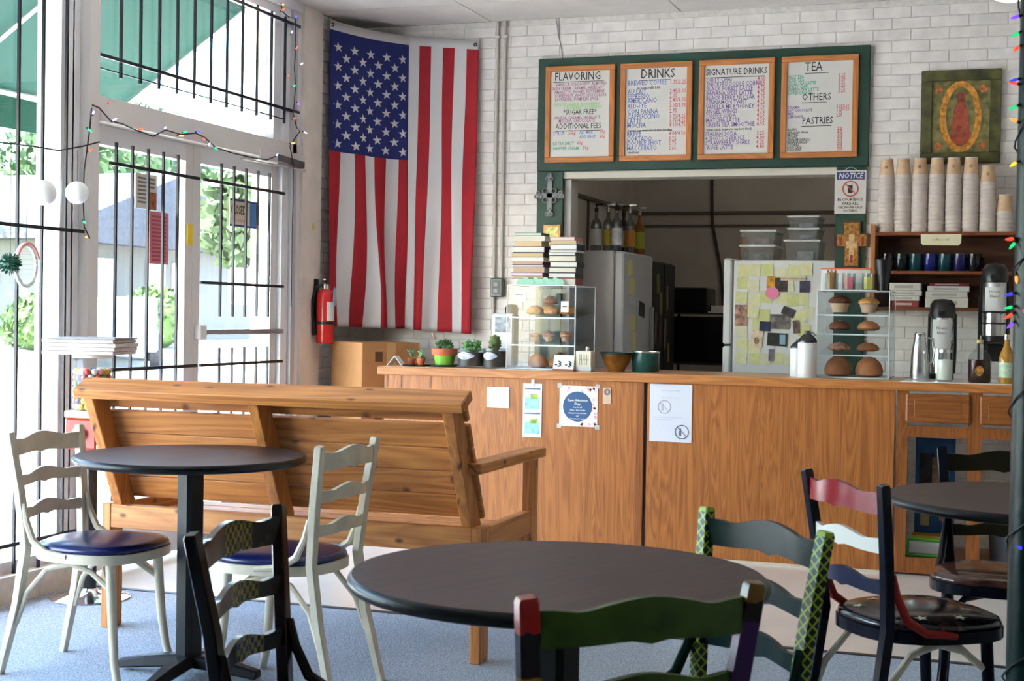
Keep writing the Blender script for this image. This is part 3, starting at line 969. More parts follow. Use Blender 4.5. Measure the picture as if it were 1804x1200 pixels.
cx = thing('painted_cross', 'flared painted wooden cross in gold and brown below the notice sign', 'cross', (-0.908, BY - 0.02, 1.585))
M_gold = mat('gold_brown', (150, 104, 40), 0.45, var=0.35, vs=60)
M_dgold = mat('dark_bronze', (70, 44, 22), 0.5, var=0.3, vs=50)
q = MB()
out = [(-0.045, 0), (0.045, 0), (0.045, 0.125), (0.10, 0.125), (0.10, 0.20), (0.052, 0.20), (0.052, 0.275), (-0.052, 0.275), (-0.052, 0.20), (-0.10, 0.20), (-0.10, 0.125), (-0.045, 0.125)]
q.prism(out, -0.016, -0.001); q.build('edge', M_dgold, cx)
q = MB(); q.prism([(x * 0.84, 0.012 + z * 0.91) for x, z in out], -0.0185, -0.016); q.build('face', M_gold, cx)
q = MB(); q.prism([(x * 0.3, 0.045 + z * 0.55) for x, z in out], -0.020, -0.0185); q.build('pale_motif', mat('motif', (204, 168, 124), 0.6, var=0.2, vs=60), cx)
q = MB(); q.box(-0.008, 0.008, -0.021, -0.0185, 0.03, 0.075).box(-0.07, -0.055, -0.0195, -0.0185, 0.13, 0.18).box(0.055, 0.07, -0.0195, -0.0185, 0.13, 0.18); q.build('red_motif', mat('motif_red', (150, 44, 30), 0.6), cx)

ip = thing('framed_painting', 'painting of a red shape in a golden oval, wide mossy green wooden frame', 'painting', (-0.318, BY - 0.001, 2.182))
M_moss = mat('moss_frame', (74, 72, 34), 0.55, var=0.35, vs=14)
W2, H2 = 0.218, 0.53
for (a, b_, c_, d__) in ((-W2, W2, 0, 0.062), (-W2, W2, H2 - 0.062, H2)):
    MB().box(a, b_, -0.03, -0.001, c_, d__).build('frame', M_moss, ip, bevel=0.004)
for (a, b_) in ((-W2, -W2 + 0.062), (W2 - 0.062, W2)):
    MB().box(a, b_, -0.03, -0.001, 0.062, H2 - 0.062).build('frame', M_moss, ip, bevel=0.004)
MB().box(-W2 + 0.062, W2 - 0.062, -0.018, -0.001, 0.062, H2 - 0.062).build('canvas', mat('canvas_olive', (112, 104, 58), 0.6, var=0.3, vs=25), ip)
MB().tube([(0.097 * math.cos(s), -0.0185, 0.265 + 0.185 * math.sin(s)) for s in [i * math.pi / 16 for i in range(32)]], 0.017, 6, True, prof=[(-1, -0.06), (1, -0.06), (1, 0.06), (-1, 0.06)], upv=(0, -1, 0)).build('golden_oval', mat('ochre', (196, 132, 48), 0.6, var=0.25, vs=40), ip)
q = MB(); q.prism([(-0.06, 0.09), (0.06, 0.09), (0.038, 0.30), (0.022, 0.34), (0.02, 0.40), (-0.02, 0.40), (-0.022, 0.34), (-0.038, 0.30)], -0.0195, -0.018); q.build('red_shape', mat('rust', (150, 66, 44), 0.6, var=0.25, vs=30), ip)
for x in (-0.12, 0.12):
    for z in (0.10, 0.42):
        q = MB()
        q.prism([(x + 0.022 * math.cos(s), z + 0.022 * math.sin(s)) for s in [i * math.pi / 5 for i in range(10)]], -0.0195, -0.018)
        q.build('corner_bloom', mat('terracotta_paint', (176, 100, 52), 0.6, var=0.3, vs=60), ip)
# ------------------------------------------------------------------ counter
CF, CT = 7.60, 0.977          # front plane of the panels, worktop height
top = thing('worktop', 'long oak edged counter worktop in front of the brick wall', 'counter top', (-3.42, CF, CT))
MB().box(0, 4.6, -0.02, 0.62, -0.047, -0.003).build('slab', M_oakx, top, bevel=0.004)
MB().box(2.88, 4.6, -0.015, 0.60, -0.003, 0.0).build('laminate', mat('white_laminate', (232, 230, 224), 0.25), top)
MB().box(0.005, 2.875, -0.014, 0.615, -0.003, 0.0).build('laminate', mat('tan_laminate', (196, 146, 104), 0.3, var=0.05), top)
CB = 0.03
cb = thing('counter_base', 'oak veneer counter front with paper notices taped on it', 'counter', (0, CF, 0))
MB().box(-3.38, -1.866, 0.0, 0.03, 0.012, CT - 0.047).build('panel', M_oak, cb)
MB().box(-1.848, -0.566, 0.0, 0.03, 0.012, CT - 0.047).build('panel', M_oak, cb)
MB().box(-1.868, -1.846, 0.012, 0.05, 0.012, CT - 0.047).build('seam', mat('dark_gap', (52, 28, 14), 0.7), cb)
MB().box(-1.905, -1.868, -0.004, 0.0, 0.012, CT - 0.047).build('edge_strip', M_oakc, cb)
MB().box(-3.38, -3.35, 0.03, 0.58, 0.012, CT - 0.047).build('end_panel', M_oak, cb)
MB().box(-3.40, -0.57, -0.006, -0.0005, 0.0, 0.014).build('quarter_round', mat('beige_strip', (206, 190, 166), 0.6), cb)
for x in (-3.365, -3.28, -3.10):
    MB().box(x - 0.006, x + 0.006, -0.003, 0.0, 0.86, CT - 0.05).build('batten', M_oakc, cb)
# drawer and door cabinet at the right end
cab = thing('base_cabinet', 'oak base cabinet with drawers and open doors at the right end', 'cabinet', (-0.555, CF, 0))
X1 = 1.72
q = MB().box(0, 0.055, -0.004, 0.03, 0.012, CT - 0.047)
for x in (0.345, 0.735, 1.125, 1.515):
    q.box(x, x + 0.065, -0.004, 0.03, 0.012, CT - 0.047)
q.box(0.055, X1, -0.003, 0.03, 0.70, 0.755).box(0.055, X1, -0.003, 0.03, 0.012, 0.09)
q.build('face_frame', M_oakc, cab)
MB().box(0.0, 0.02, 0.03, 0.58, 0.012, CT - 0.05).build('side_panel', M_oakc, cab)
MB().box(0.02, X1, 0.03, 0.58, 0.05, 0.07).build('bottom_shelf', M_oakd, cab)
MB().box(0.345, 0.365, 0.03, 0.58, 0.07, CT - 0.05).build('divider', M_oakc, cab)
for i, x in enumerate((0.055, 0.41, 0.80, 1.19)):
    d_ = MB().box(x - 0.012, x + 0.30, -0.022, -0.004, 0.772, 0.918).build('drawer_front', M_oakd, cab, bevel=0.010)
    MB().box(x + 0.03, x + 0.258, -0.025, -0.020, 0.80, 0.89).build('drawer_panel', M_oakd, d_, bevel=0.003)
for nm, x, w, yd, z0, hh, c_, lb, ct in (
        ('blue_poster', 0.075, 0.20, 0.34, 0.07, 0.60, (28, 92, 150), 'blue printed board leaning inside the open base cabinet', 'board'),):
    p = thing(nm, lb, ct, (-0.555 + x, CF + yd, 0.07))
    MB().box(0, w, 0, 0.01, 0, hh).build('board', mat('poster_blue', c_, 0.5, var=0.15), p)
    MB().box(0.02, 0.10, -0.002, 0.0, 0.28, 0.52).build('dark_print', mat('poster_dark', (34, 36, 44), 0.6, var=0.5, vs=20), p)
    MB().box(0.085, 0.15, -0.003, -0.001, 0.34, 0.50).build('tan_print', mat('poster_tan', (150, 128, 104), 0.6, var=0.3, vs=20), p)
    MB().box(0.03, 0.075, -0.002, 0.0, 0.14, 0.22).build('label_print', mat('poster_label', (176, 160, 120), 0.6), p)
    MB().box(0.125, 0.175, -0.002, 0.0, 0.17, 0.22).build('label_print', mat('poster_label', (176, 160, 120), 0.6), p)
o = MB()
o.tube([(-0.10, 0, 0.0), (0.09, 0, 0.0), (0.10, 0, 0.012), (0.09, 0, 0.075), (-0.09, 0, 0.085), (-0.11, 0, 0.04)], 0.009, 8, True)
bg = thing('tray_stack', 'white tray with bright green rim on the cabinet floor', 'tray', (-0.40, CF + 0.15, 0.082))
o.build('rim', mat('lime', (90, 210, 60), 0.4), bg)
MB().box(-0.10, 0.09, -0.01, 0.14, 0.002, 0.072).build('tray', mat('tray_white', (214, 220, 222), 0.4), bg, bevel=0.01)
MB().box(-0.08, 0.08, -0.005, 0.12, 0.085, 0.10).build('folder', mat('ochre_folder', (178, 150, 40), 0.6), bg)
bk = thing('bucket', 'grey plastic bucket in the second cabinet opening', 'bucket', (-0.02, CF + 0.2, 0.072))
MB().lathe([(0.075, 0), (0.095, 0.26), (0.1, 0.26), (0.1, 0.275), (0.092, 0.275), (0.072, 0.01)], 20).build('pail', mat('bucket_grey', (120, 132, 150), 0.5), bk, smooth=40)

# papers on the counter front
def sheet(name, label, x0, x1, z0, z1, m_, cat='notice', y=CF - 0.0035):
    t_ = thing(name, label, cat, ((x0 + x1) / 2, y, z0))
    w = (x1 - x0) / 2
    MB().box(-w, w, -0.0015, 0.002, 0, z1 - z0).build('sheet', m_, t_)
    return t_, w, z1 - z0
s_, w, h_ = sheet('paper_card', 'small blank white card taped beside the bench arm', -2.759, -2.628, 0.765, 0.88, M_paper, 'card')
MB().box(-0.045, -0.01, -0.0022, -0.0015, 0.05, 0.085).build('print', mat('pale_blue', (206, 220, 234), 0.7), s_)
s_, w, h_ = sheet('flyer_strip', 'tall narrow white flyer with two blue and green prints', -2.547, -2.438, 0.611, 0.905, M_paper, 'flyer')
for z in (0.02, 0.155):
    MB().box(-w + 0.012, w - 0.012, -0.0022, -0.0015, z, z + 0.065).build('blue_print', mat('sky_print', (150, 206, 236), 0.7, var=0.15, vs=40), s_)
    MB().box(-0.01, 0.03, -0.0024, -0.0015, z + 0.055, z + 0.08).build('green_print', mat('leaf_print', (150, 178, 70), 0.7, var=0.3, vs=60), s_)
    MB().box(-w + 0.01, w - 0.008, -0.0024, -0.0015, z + 0.107, z + 0.114).build('print_line', mat('slate_print', (92, 108, 140), 0.7), s_)
MB().box(-0.008, 0.012, -0.003, 0.0, h_ - 0.02, h_ + 0.025).build('tape', clear('tape', (240, 240, 236), 0.1, 0.3, 0.35), s_)
s_, w, h_ = sheet('round_print_poster', 'square poster with navy circle and pink floral border', -2.337, -2.122, 0.680, 0.900, mat('floral', (240, 226, 222), 0.7, var=0.06, vs=60), 'poster')
MB().prism([(-0.005 + 0.082 * math.cos(a), 0.108 + 0.082 * math.sin(a)) for a in [i * math.pi / 18 for i in range(36)]], -0.0026, -0.0015).build('navy_circle', mat('navy_print', (44, 84, 128), 0.6), s_)
q = MB().text('Open Admission', 0.0172, (-0.005, -0.003, 0.137), 'CENTER', bold=0.0004).text('Day', 0.021, (-0.005, -0.003, 0.116), 'CENTER', bold=0.0004)
for i, (tx, sz) in enumerate((('free for all', .012), ('10am - 4pm today', .012), ('with guided tours and music', .0092), ('and', .010), ('refreshments for families', .0092))):
    q.text(tx, sz, (-0.005, -0.003, 0.101 - i * 0.0155), 'CENTER', bold=0.0003)
q.build('lettering', M_paper, s_)
q = MB()
for i in range(26):
    sd = rnd.choice((0, 1, 2, 3))
    x, z = (rnd.uniform(-w, w), h_ - rnd.uniform(.004, .03)) if sd == 0 else (w - rnd.uniform(.004, .03), rnd.uniform(0, h_)) if sd in (1, 2) else (rnd.uniform(0, w), rnd.uniform(0.004, 0.02))
    x = max(-w + .012, min(w - .012, x)); z = max(.012, min(h_ - .012, z))
    r_ = rnd.uniform(.005, .011)
    q.prism([(x + r_ * math.cos(a), z + r_ * math.sin(a)) for a in [k * math.pi / 3 for k in range(6)]], -0.0022, -0.0016)
q.build('floral_print', mat('pink_print', (232, 172, 170), 0.7, var=0.2, vs=80), s_)['kind'] = 'stuff'
for x, z in ((-w, h_), (-w, 0), (w, 0), (w, h_)):
    MB().box(x - 0.012, x + 0.012, -0.003, 0.0, z - 0.012, z + 0.012).build('tape', clear('tape'), s_)
s_, w, h_ = sheet('hanging_tag', 'small tan paper tag taped beside the round print poster', -2.093, -2.048, 0.808, 0.895, mat('tag_tan', (206, 176, 148), 0.7), 'tag')
MB().tube([(0.013 * math.cos(a), -0.003, 0.065 + 0.013 * math.sin(a)) for a in [k * math.pi / 6 for k in range(12)]], 0.004, 6, True).build('print_ring', mat('tag_grey', (130, 124, 140), 0.7), s_)
s_, w, h_ = sheet('letter_page', 'white page in a plastic sleeve with two circular prohibition symbols', -1.833, -1.605, 0.619, 0.925, mat('page_cool', (212, 212, 222), 0.5), 'notice')
for cx_, cz_, r_ in ((-0.035, 0.185, 0.034), (0.062, 0.055, 0.036)):
    q = MB()
    q.tube([(cx_ + r_ * math.cos(a), -0.0024, cz_ + r_ * math.sin(a)) for a in [k * math.pi / 12 for k in range(24)]], 0.0022, 6, True)
    q.bar((cx_ - r_ * .7, -0.0024, cz_ + r_ * .7), (cx_ + r_ * .7, -0.0024, cz_ - r_ * .7), 0.003, 0.003, (0, 1, 0))
    q.box(cx_ - 0.016, cx_ - 0.002, -0.0022, -0.0016, cz_ - 0.02, cz_ + 0.006).box(cx_ - 0.012, cx_ - 0.004, -0.0022, -0.0016, cz_ + 0.01, cz_ + 0.018)
    q.build('symbol', mat('ink_grey', (104, 104, 120), 0.7) if cx_ > 0 else mat('ink_faint', (178, 176, 190), .7), s_)
q = MB().text('NO FOOD OR DRINK', 0.010, (0.0, -0.0022, 0.268), 'CENTER').text('from outside, thank you', 0.010, (0.0, -0.0022, 0.232), 'CENTER').text('No weapons allowed on these premises', 0.009, (-0.01, -0.0022, 0.128), 'CENTER').text('by order of the management', 0.009, (-0.03, -0.0022, 0.114), 'CENTER')
q.build('lettering', mat('ink_pale', (160, 156, 170), 0.7), s_)

# ------------------------------------------------------------------ bench (its back to us)
bn = thing('bench', 'long knotty pine bench with slatted back turned to the camera', 'bench', (-2.63, 5.25, 0))
BXa, BXb = -0.81, 0.81
for x in (BXa, BXb - 0.04):
    MB().box(x, x + 0.04, -0.27, -0.18, 0, 0.50).build('leg', M_pinev, bn, bevel=0.003)
    MB().box(x, x + 0.04, 0.30, 0.39, 0, 0.70).build('leg', M_pinev, bn, bevel=0.003)
    MB().box(x, x + 0.04, -0.18, 0.30, 0.405, 0.495).build('side_rail', M_piney, bn, bevel=0.003)
MB().box(BXa + 0.04, BXb - 0.04, -0.268, -0.23, 0.405, 0.498).build('rear_rail', M_pine, bn, bevel=0.003)
MB().box(BXa + 0.04, BXb - 0.04, 0.34, 0.38, 0.33, 0.42).build('front_rail', M_pine, bn, bevel=0.003)
for i in range(4):
    y = -0.10 + i * 0.118
    MB().box(BXa + 0.045, BXb - 0.045, y, y + 0.105, 0.42, 0.44).build('seat_slat', M_pine, bn, bevel=0.002)
LEAN = math.atan2(0.235, 0.49)
def lean(q):
    q.x = Matrix.Translation((0, -0.195, 0.47)) @ Matrix.Rotation(LEAN, 4, 'X')
    return q
for x in (BXa + 0.045, -0.05, BXb - 0.085):
    lean(MB()).box(x, x + 0.042, -0.045, 0.045, 0.0, 0.535).build('back_post', M_pinev, bn, bevel=0.003)
for i in range(5):
    z0 = 0.035 + i * 0.1 + (0.012 if i == 4 else 0)
    lean(MB()).box(BXa + 0.03, BXb - 0.03, 0.045, 0.066, z0, z0 + (0.095 if i < 4 else 0.085)).build('back_slat', M_pine, bn, bevel=0.002)
lean(MB()).box(BXa + 0.01, BXb + 0.0, -0.055, 0.050, 0.535, 0.575).build('top_rail', M_pine, bn, bevel=0.004)
for x in (BXa - 0.005, BXb - 0.075):
    MB().box(x, x + 0.085, -0.31, 0.46, 0.70, 0.738).build('arm', M_piney, bn, bevel=0.004)

# ------------------------------------------------------------------ round tables
m, t, b = nt('walnut_laminate')
v = coords(t, (1.2, 30, 8))
n = t.nodes.new('ShaderNodeTexNoise'); n.inputs['Scale'].default_value = 2.5; n.inputs['Detail'].default_value = 5
t.links.new(v, n.inputs[0])
t.links.new(ramp(t, n.outputs[0], [(0.3, (46, 28, 26)), (0.55, (62, 38, 34)), (0.75, (78, 50, 42))]), b.inputs['Base Color'])
b.inputs['Roughness'].default_value = 0.46
b.inputs['Specular IOR Level'].default_value = 0.34
b.inputs['Specular Tint'].default_value = (1.0, 0.90, 0.87, 1)
M_top = m
M_edge = mat('table_edge', (12, 10, 12), 0.35, spec=0.3)
M_base = mat('table_base', (8, 9, 13), 0.45, spec=0.3)
TH = 0.7735
def table(label, x, y, r, rot=0.0):
    tb = thing('round_table', label, 'table', (x, y, 0), rot)
    MB().lathe([(r - 0.008, -0.004), (r - 0.008, 0.0), (0.0001, 0.0)], 64, (0, 0, TH), cap=False).build('table_top', M_top, tb)
    MB().lathe([(0.0001, TH - .030), (r - 0.02, TH - .030), (r - 0.006, TH - .026), (r, TH - .019), (r, TH - .010), (r - 0.004, TH - .003), (r - 0.0085, TH + .0002), (r - 0.012, TH - .003)], 64, cap=False).build('edge_band', M_edge, tb, smooth=50)
    MB().box(-0.037, 0.037, -0.037, 0.037, 0.03, TH - .04).build('column', M_base, tb, bevel=0.012)
    MB().box(-0.16, 0.16, -0.025, 0.025, TH - .046, TH - .0305).box(-0.025, 0.025, -0.16, 0.16, TH - .046, TH - .0305).build('mounting_plate', M_base, tb)
    for k in range(4):
        a = k * math.pi / 2 + 0.4
        c_, s_ = math.cos(a), math.sin(a)
        q = MB().tube([(0.02 * c_, 0.02 * s_, 0.055), (0.16 * c_, 0.16 * s_, 0.04), (0.27 * c_, 0.27 * s_, 0.022)], [1, 0.9, 0.7], prof=[(-0.035, -0.022), (0.035, -0.022), (0.028, 0.022), (-0.028, 0.022)], upv=(0, 0, 1))
        q.build('foot', M_base, tb, bevel=0.006)
    return tb
table('round brown table in the foreground', -0.840, 2.740, 0.413, R(70))
table('round brown table near the window beside the bench', -2.712, 4.452, 0.400, R(70))
table('round brown table at the right behind the green pole', 0.072, 4.488, 0.428, R(30))

# ------------------------------------------------------------------ ladder-back chairs
SQ = [(-1, -0.62), (-0.8, -0.78), (0.8, -0.78), (1, -0.62), (1, 0.62), (0.8, 0.78), (-0.8, 0.78), (-1, 0.62)]
def post_y(z):
    pts = [(0, -0.26), (0.25, -0.20), (0.45, -0.17), (0.62, -0.185), (0.845, -0.215)]
    for (a, b_), (c_, d_) in zip(pts, pts[1:]):
        if z <= c_:
            return b_ + (d_ - b_) * (z - a) / (c_ - a)
    return -0.215
def post_x(z, w):
    pts = [(0, 0.185), (0.25, 0.172), (0.45, 0.168), (0.62, 0.182), (0.845, w)]
    for (a, b_), (c_, d_) in zip(pts, pts[1:]):
        if z <= c_:
            return b_ + (d_ - b_) * (z - a) / (c_ - a)
    return w
def seat_ring(s, z, n=28):
    r_ = []
    for i in range(n):
        a = 2 * math.pi * i / n
        c_, d_ = math.cos(a), math.sin(a)
        e = 2 / 2.7
        x = 0.212 * math.copysign(abs(c_) ** e, c_) * (1 + 0.08 * d_)
        y = 0.212 * math.copysign(abs(d_) ** e, d_)
        r_.append((x * s, y * s + 0.028, z))
    return r_
def chair(label, x, y, th, post, slats, frame, seat, bracket, hoop, leg, w=0.205):
    ch = thing('ladder_back_chair', label, 'chair', (x, y, 0), th, 'ladder back cafe chairs')
    for sx in (-1, 1):
        zs = [0, 0.12, 0.25, 0.36, 0.45, 0.54, 0.64, 0.75, 0.838, 0.845]
        MB().tube([(sx * post_x(z, w), post_y(z), z) for z in zs], [0.014, 0.016, 0.0175, 0.018, 0.018, 0.018, 0.018, 0.0175, 0.017, 0.014], prof=SQ, upv=(0, 1, 0)).build('back_post', post, ch, smooth=35)
        MB().tube([(sx * 0.150, 0.155, 0.415), (sx * 0.152, 0.162, 0.30), (sx * 0.156, 0.172, 0.17), (sx * 0.165, 0.185, 0.07), (sx * 0.175, 0.205, 0.0)], [0.018, 0.0175, 0.016, 0.0145, 0.014], 10).build('leg', leg, ch, smooth=40)
        MB().tube([(sx * 0.185, -0.168, 0.60), (sx * 0.187, -0.155, 0.54), (sx * 0.192, -0.125, 0.475), (sx * 0.200, -0.07, 0.440), (sx * 0.207, 0.02, 0.430)], [0.009, 0.012, 0.013, 0.012, 0.010], 8).build('bracket', bracket, ch, smooth=40)
        MB().tube([(sx * 0.172, -0.205, 0.18), (sx * 0.166, -0.165, 0.29), (sx * 0.160, -0.09, 0.375), (sx * 0.155, 0.0, 0.398), (sx * 0.152, 0.08, 0.375), (sx * 0.150, 0.145, 0.325)], 0.0105, 8).build('hoop_brace', hoop, ch, smooth=40)
    MB().tube([(-0.150, 0.150, 0.32), (-0.10, 0.10, 0.375), (0, 0.06, 0.398), (0.10, 0.10, 0.375), (0.150, 0.150, 0.32)], 0.0105, 8).build('hoop_brace', hoop, ch, smooth=40)
    for i, (zc, hh) in enumerate(((0.792, 0.060), (0.676, 0.040), (0.562, 0.040))):
        hw = post_x(zc, w) - 0.012
        N = 22
        vs, fs = [], []
        for k in range(N + 1):
            u = -1 + 2 * k / N
            bow = -0.028 * (1 - u * u)
            hump = 0.016 * math.exp(-(u / 0.42) ** 2) - 0.005 * math.exp(-((abs(u) - 0.62) / 0.16) ** 2)
            hb = 0.009 * math.exp(-(u / 0.5) ** 2) - 0.010 * math.exp(-(u / 0.12) ** 2) * 0.8
            zt, zb = zc + hh / 2 + hump, zc - hh / 2 + hb
            yy = post_y(zc) + bow
            vs += [(u * hw, yy - 0.007, zb), (u * hw, yy + 0.007, zb), (u * hw, yy + 0.007, zt), (u * hw, yy - 0.007, zt)]
        for k in range(N):
            a = k * 4
            for j in range(4):
                fs.append((a + j, a + (j + 1) % 4, a + 4 + (j + 1) % 4, a + 4 + j))
        fs += [(3, 2, 1, 0), tuple(N * 4 + j for j in range(4))]
        MB().add(vs, fs).build('slat', slats[i], ch, smooth=40)
    rings = [seat_ring(0.93, 0.405), seat_ring(1.0, 0.408), seat_ring(1.0, 0.440), seat_ring(0.9, 0.443)]
    def skin(rings, capt=False):
        q = MB(); n = len(rings[0])
        vs = [p for r_ in rings for p in r_]
        fs = [(i * n + j, i * n + (j + 1) % n, (i + 1) * n + (j + 1) % n, (i + 1) * n + j) for i in range(len(rings) - 1) for j in range(n)]
        fs.append(tuple(range(n - 1, -1, -1)))
        fs.append(tuple((len(rings) - 1) * n + j for j in range(n)))
        return q.add(vs, fs)
    skin(rings).build('seat_frame', frame, ch, smooth=50)
    st = skin([seat_ring(0.95, 0.438), seat_ring(0.98, 0.447), seat_ring(0.96, 0.459), seat_ring(0.86, 0.468), seat_ring(0.6, 0.474), seat_ring(0.25, 0.476)]).build('seat_pad', seat, ch, smooth=60)
    return ch, st

M_vinyl = mat('navy_vinyl', (18, 26, 78), 0.26, spec=0.5)
wc = dict(post=M_cream, slats=[M_cream] * 3, frame=M_cream, seat=M_vinyl, bracket=M_cream, hoop=M_cream, leg=M_cream)
chair('cream ladder back chair with navy seat, left of the window table', -3.06, 4.40, R(-88.7), **wc)
chair('cream ladder back chair with navy seat, right of the window table', -2.323, 4.46, R(88.5), **wc)

M_dk = mat('dark_brown_paint', (22, 12, 12), 0.18, var=0.2, spec=0.25)
m, t, b = nt('checker_slat')
tc = t.nodes.new('ShaderNodeTexCoord')
ck = t.nodes.new('ShaderNodeTexChecker'); ck.inputs['Scale'].default_value = 75
ck.inputs['Color1'].default_value = lin((120, 112, 34)); ck.inputs['Color2'].default_value = lin((36, 32, 18))
sp = t.nodes.new('ShaderNodeSeparateXYZ'); t.links.new(tc.outputs['Object'], sp.inputs[0])
t.links.new(tc.outputs['Object'], ck.inputs[0])
gt = t.nodes.new('ShaderNodeMath'); gt.operation = 'COMPARE'; gt.inputs[1].default_value = -0.03; gt.inputs[2].default_value = 0.065
t.links.new(sp.outputs[0], gt.inputs[0])
mx = t.nodes.new('ShaderNodeMix'); mx.data_type = 'RGBA'
t.links.new(gt.outputs[0], mx.inputs[0]); mx.inputs[6].default_value = lin((34, 28, 14)); t.links.new(ck.outputs[0], mx.inputs[7])
nz = t.nodes.new('ShaderNodeTexNoise'); nz.inputs['Scale'].default_value = 22
t.links.new(tc.outputs['Object'], nz.inputs[0])
rp = ramp(t, nz.outputs[0], [(0.56, (0, 0, 0)), (0.62, (92, 52, 26))])
ml = t.nodes.new('ShaderNodeMix'); ml.data_type = 'RGBA'; ml.blend_type = 'ADD'; ml.inputs[0].default_value = 0.35
t.links.new(mx.outputs[2], ml.inputs[6]); t.links.new(rp, ml.inputs[7])
t.links.new(ml.outputs[2], b.inputs['Base Color']); b.inputs['Roughness'].default_value = 0.35
b.inputs['Roughness'].default_value = 0.2; b.inputs['Specular IOR Level'].default_value = 0.25
M_chk = m
chair('dark brown ladder back chair with yellow checkered slats, left foreground', -1.316, 2.724, R(-83.3), M_dk, [M_chk] * 3, M_dk, mat('dark_seat', (20, 14, 16), 0.4), M_dk, M_dk, M_dk, w=0.228)

M_oliv = bands('green_chip', [(0.0, (52, 68, 26)), (0.812, (120, 136, 44)), (0.823, (150, 160, 70))], 2, 0.4, interp='LINEAR')
M_oliv = mat('olive_green_paint', (54, 74, 22), 0.25, var=0.22, vs=9, spec=0.25)
M_multi = bands('multicolour_post', [(0.0, (30, 50, 110)), (0.30, (40, 80, 40)), (0.52, (32, 52, 104)), (0.60, (126, 92, 26)), (0.73, (30, 18, 22)), (0.80, (160, 30, 26))], 2, 0.35, noise=0.03)
M_multi2 = bands('multicolour_post_dark', [(0.0, (40, 44, 100)), (0.50, (150, 118, 30)), (0.60, (30, 34, 92)), (0.68, (60, 24, 78)), (0.79, (34, 20, 18)), (0.825, (120, 88, 36))], 2, 0.35, noise=0.03)
dch, _ = chair('ladder back chair with olive slats and rainbow banded posts, nearest the camera', -0.693, 2.43, R(41.5), M_multi, [M_oliv] * 3, M_oliv, M_oliv, M_multi, M_oliv, M_multi)
ps = [c_ for c_ in dch.children if c_.name.startswith('back_post')]
ps[1].data.materials[0] = M_multi2

m, t, b = nt('lime_trellis')
v = coords(t, (1, 1, 1), False)
sp = t.nodes.new('ShaderNodeSeparateXYZ'); t.links.new(v, sp.inputs[0])
ad = t.nodes.new('ShaderNodeMath'); ad.operation = 'ADD'; t.links.new(sp.outputs[0], ad.inputs[0]); t.links.new(sp.outputs[1], ad.inputs[1])
def diag(sgn):
    a = t.nodes.new('ShaderNodeMath'); a.operation = 'MULTIPLY_ADD'; a.inputs[1].default_value = sgn * 0.9
    t.links.new(ad.outputs[0], a.inputs[0]); t.links.new(sp.outputs[2], a.inputs[2])
    p = t.nodes.new('ShaderNodeMath'); p.operation = 'PINGPONG'; p.inputs[1].default_value = 0.0125
    t.links.new(a.outputs[0], p.inputs[0])
    g = t.nodes.new('ShaderNodeMath'); g.operation = 'LESS_THAN'; g.inputs[1].default_value = 0.0028
    t.links.new(p.outputs[0], g.inputs[0]); return g.outputs[0]
mxm = t.nodes.new('ShaderNodeMath'); mxm.operation = 'MAXIMUM'
t.links.new(diag(1), mxm.inputs[0]); t.links.new(diag(-1), mxm.inputs[1])
tp = t.nodes.new('ShaderNodeMath'); tp.operation = 'GREATER_THAN'; tp.inputs[1].default_value = 0.836
t.links.new(sp.outputs[2], tp.inputs[0])
m2 = t.nodes.new('ShaderNodeMath'); m2.operation = 'MAXIMUM'; t.links.new(mxm.outputs[0], m2.inputs[0]); t.links.new(tp.outputs[0], m2.inputs[1])
mx = t.nodes.new('ShaderNodeMix'); mx.data_type = 'RGBA'
t.links.new(m2.outputs[0], mx.inputs[0]); mx.inputs[6].default_value = lin((22, 34, 22)); mx.inputs[7].default_value = lin((150, 176, 44))
t.links.new(mx.outputs[2], b.inputs['Base Color']); b.inputs['Roughness'].default_value = 0.4
b.inputs['Specular IOR Level'].default_value = 0.25
M_trel = m
M_dg = mat('bottle_green_gloss', (8, 34, 28), 0.22, spec=0.12)
chair('dark green ladder back chair with lime trellis patterned posts', -0.655, 3.025, R(137.7), M_trel, [M_dg] * 3, M_dg, M_dg, M_dg, M_dg, M_trel)

M_nv = mat('navy_black_paint', (8, 9, 20), 0.18, spec=0.18)
M_rd = mat('red_paint', (130, 16, 28), 0.2, spec=0.2)
M_red2 = mat('bright_red_paint', (140, 22, 16), 0.4, spec=0.25)
M_wh = mat('white_slat', (206, 203, 192), 0.35)
M_sb = mat('navy_slat', (18, 26, 54), 0.2, spec=0.15)
m, t, b = nt('starry_seat')
v = coords(t, (1, 1, 1), False)
n = t.nodes.new('ShaderNodeTexNoise'); n.inputs['Scale'].default_value = 11; n.inputs['Distortion'].default_value = 1.5
t.links.new(v, n.inputs[0])
t.links.new(ramp(t, n.outputs[0], [(0.45, (10, 12, 22)), (0.58, (40, 32, 30)), (0.75, (88, 56, 38))]), b.inputs['Base Color'])
b.inputs['Roughness'].default_value = 0.14
M_star = m
fch, st = chair('ladder back chair with red, white and blue slats and starry black seat', -0.271, 4.265, R(-53.3), M_nv, [M_rd, M_wh, M_sb], M_nv, M_star, M_red2, M_cream, M_nv)
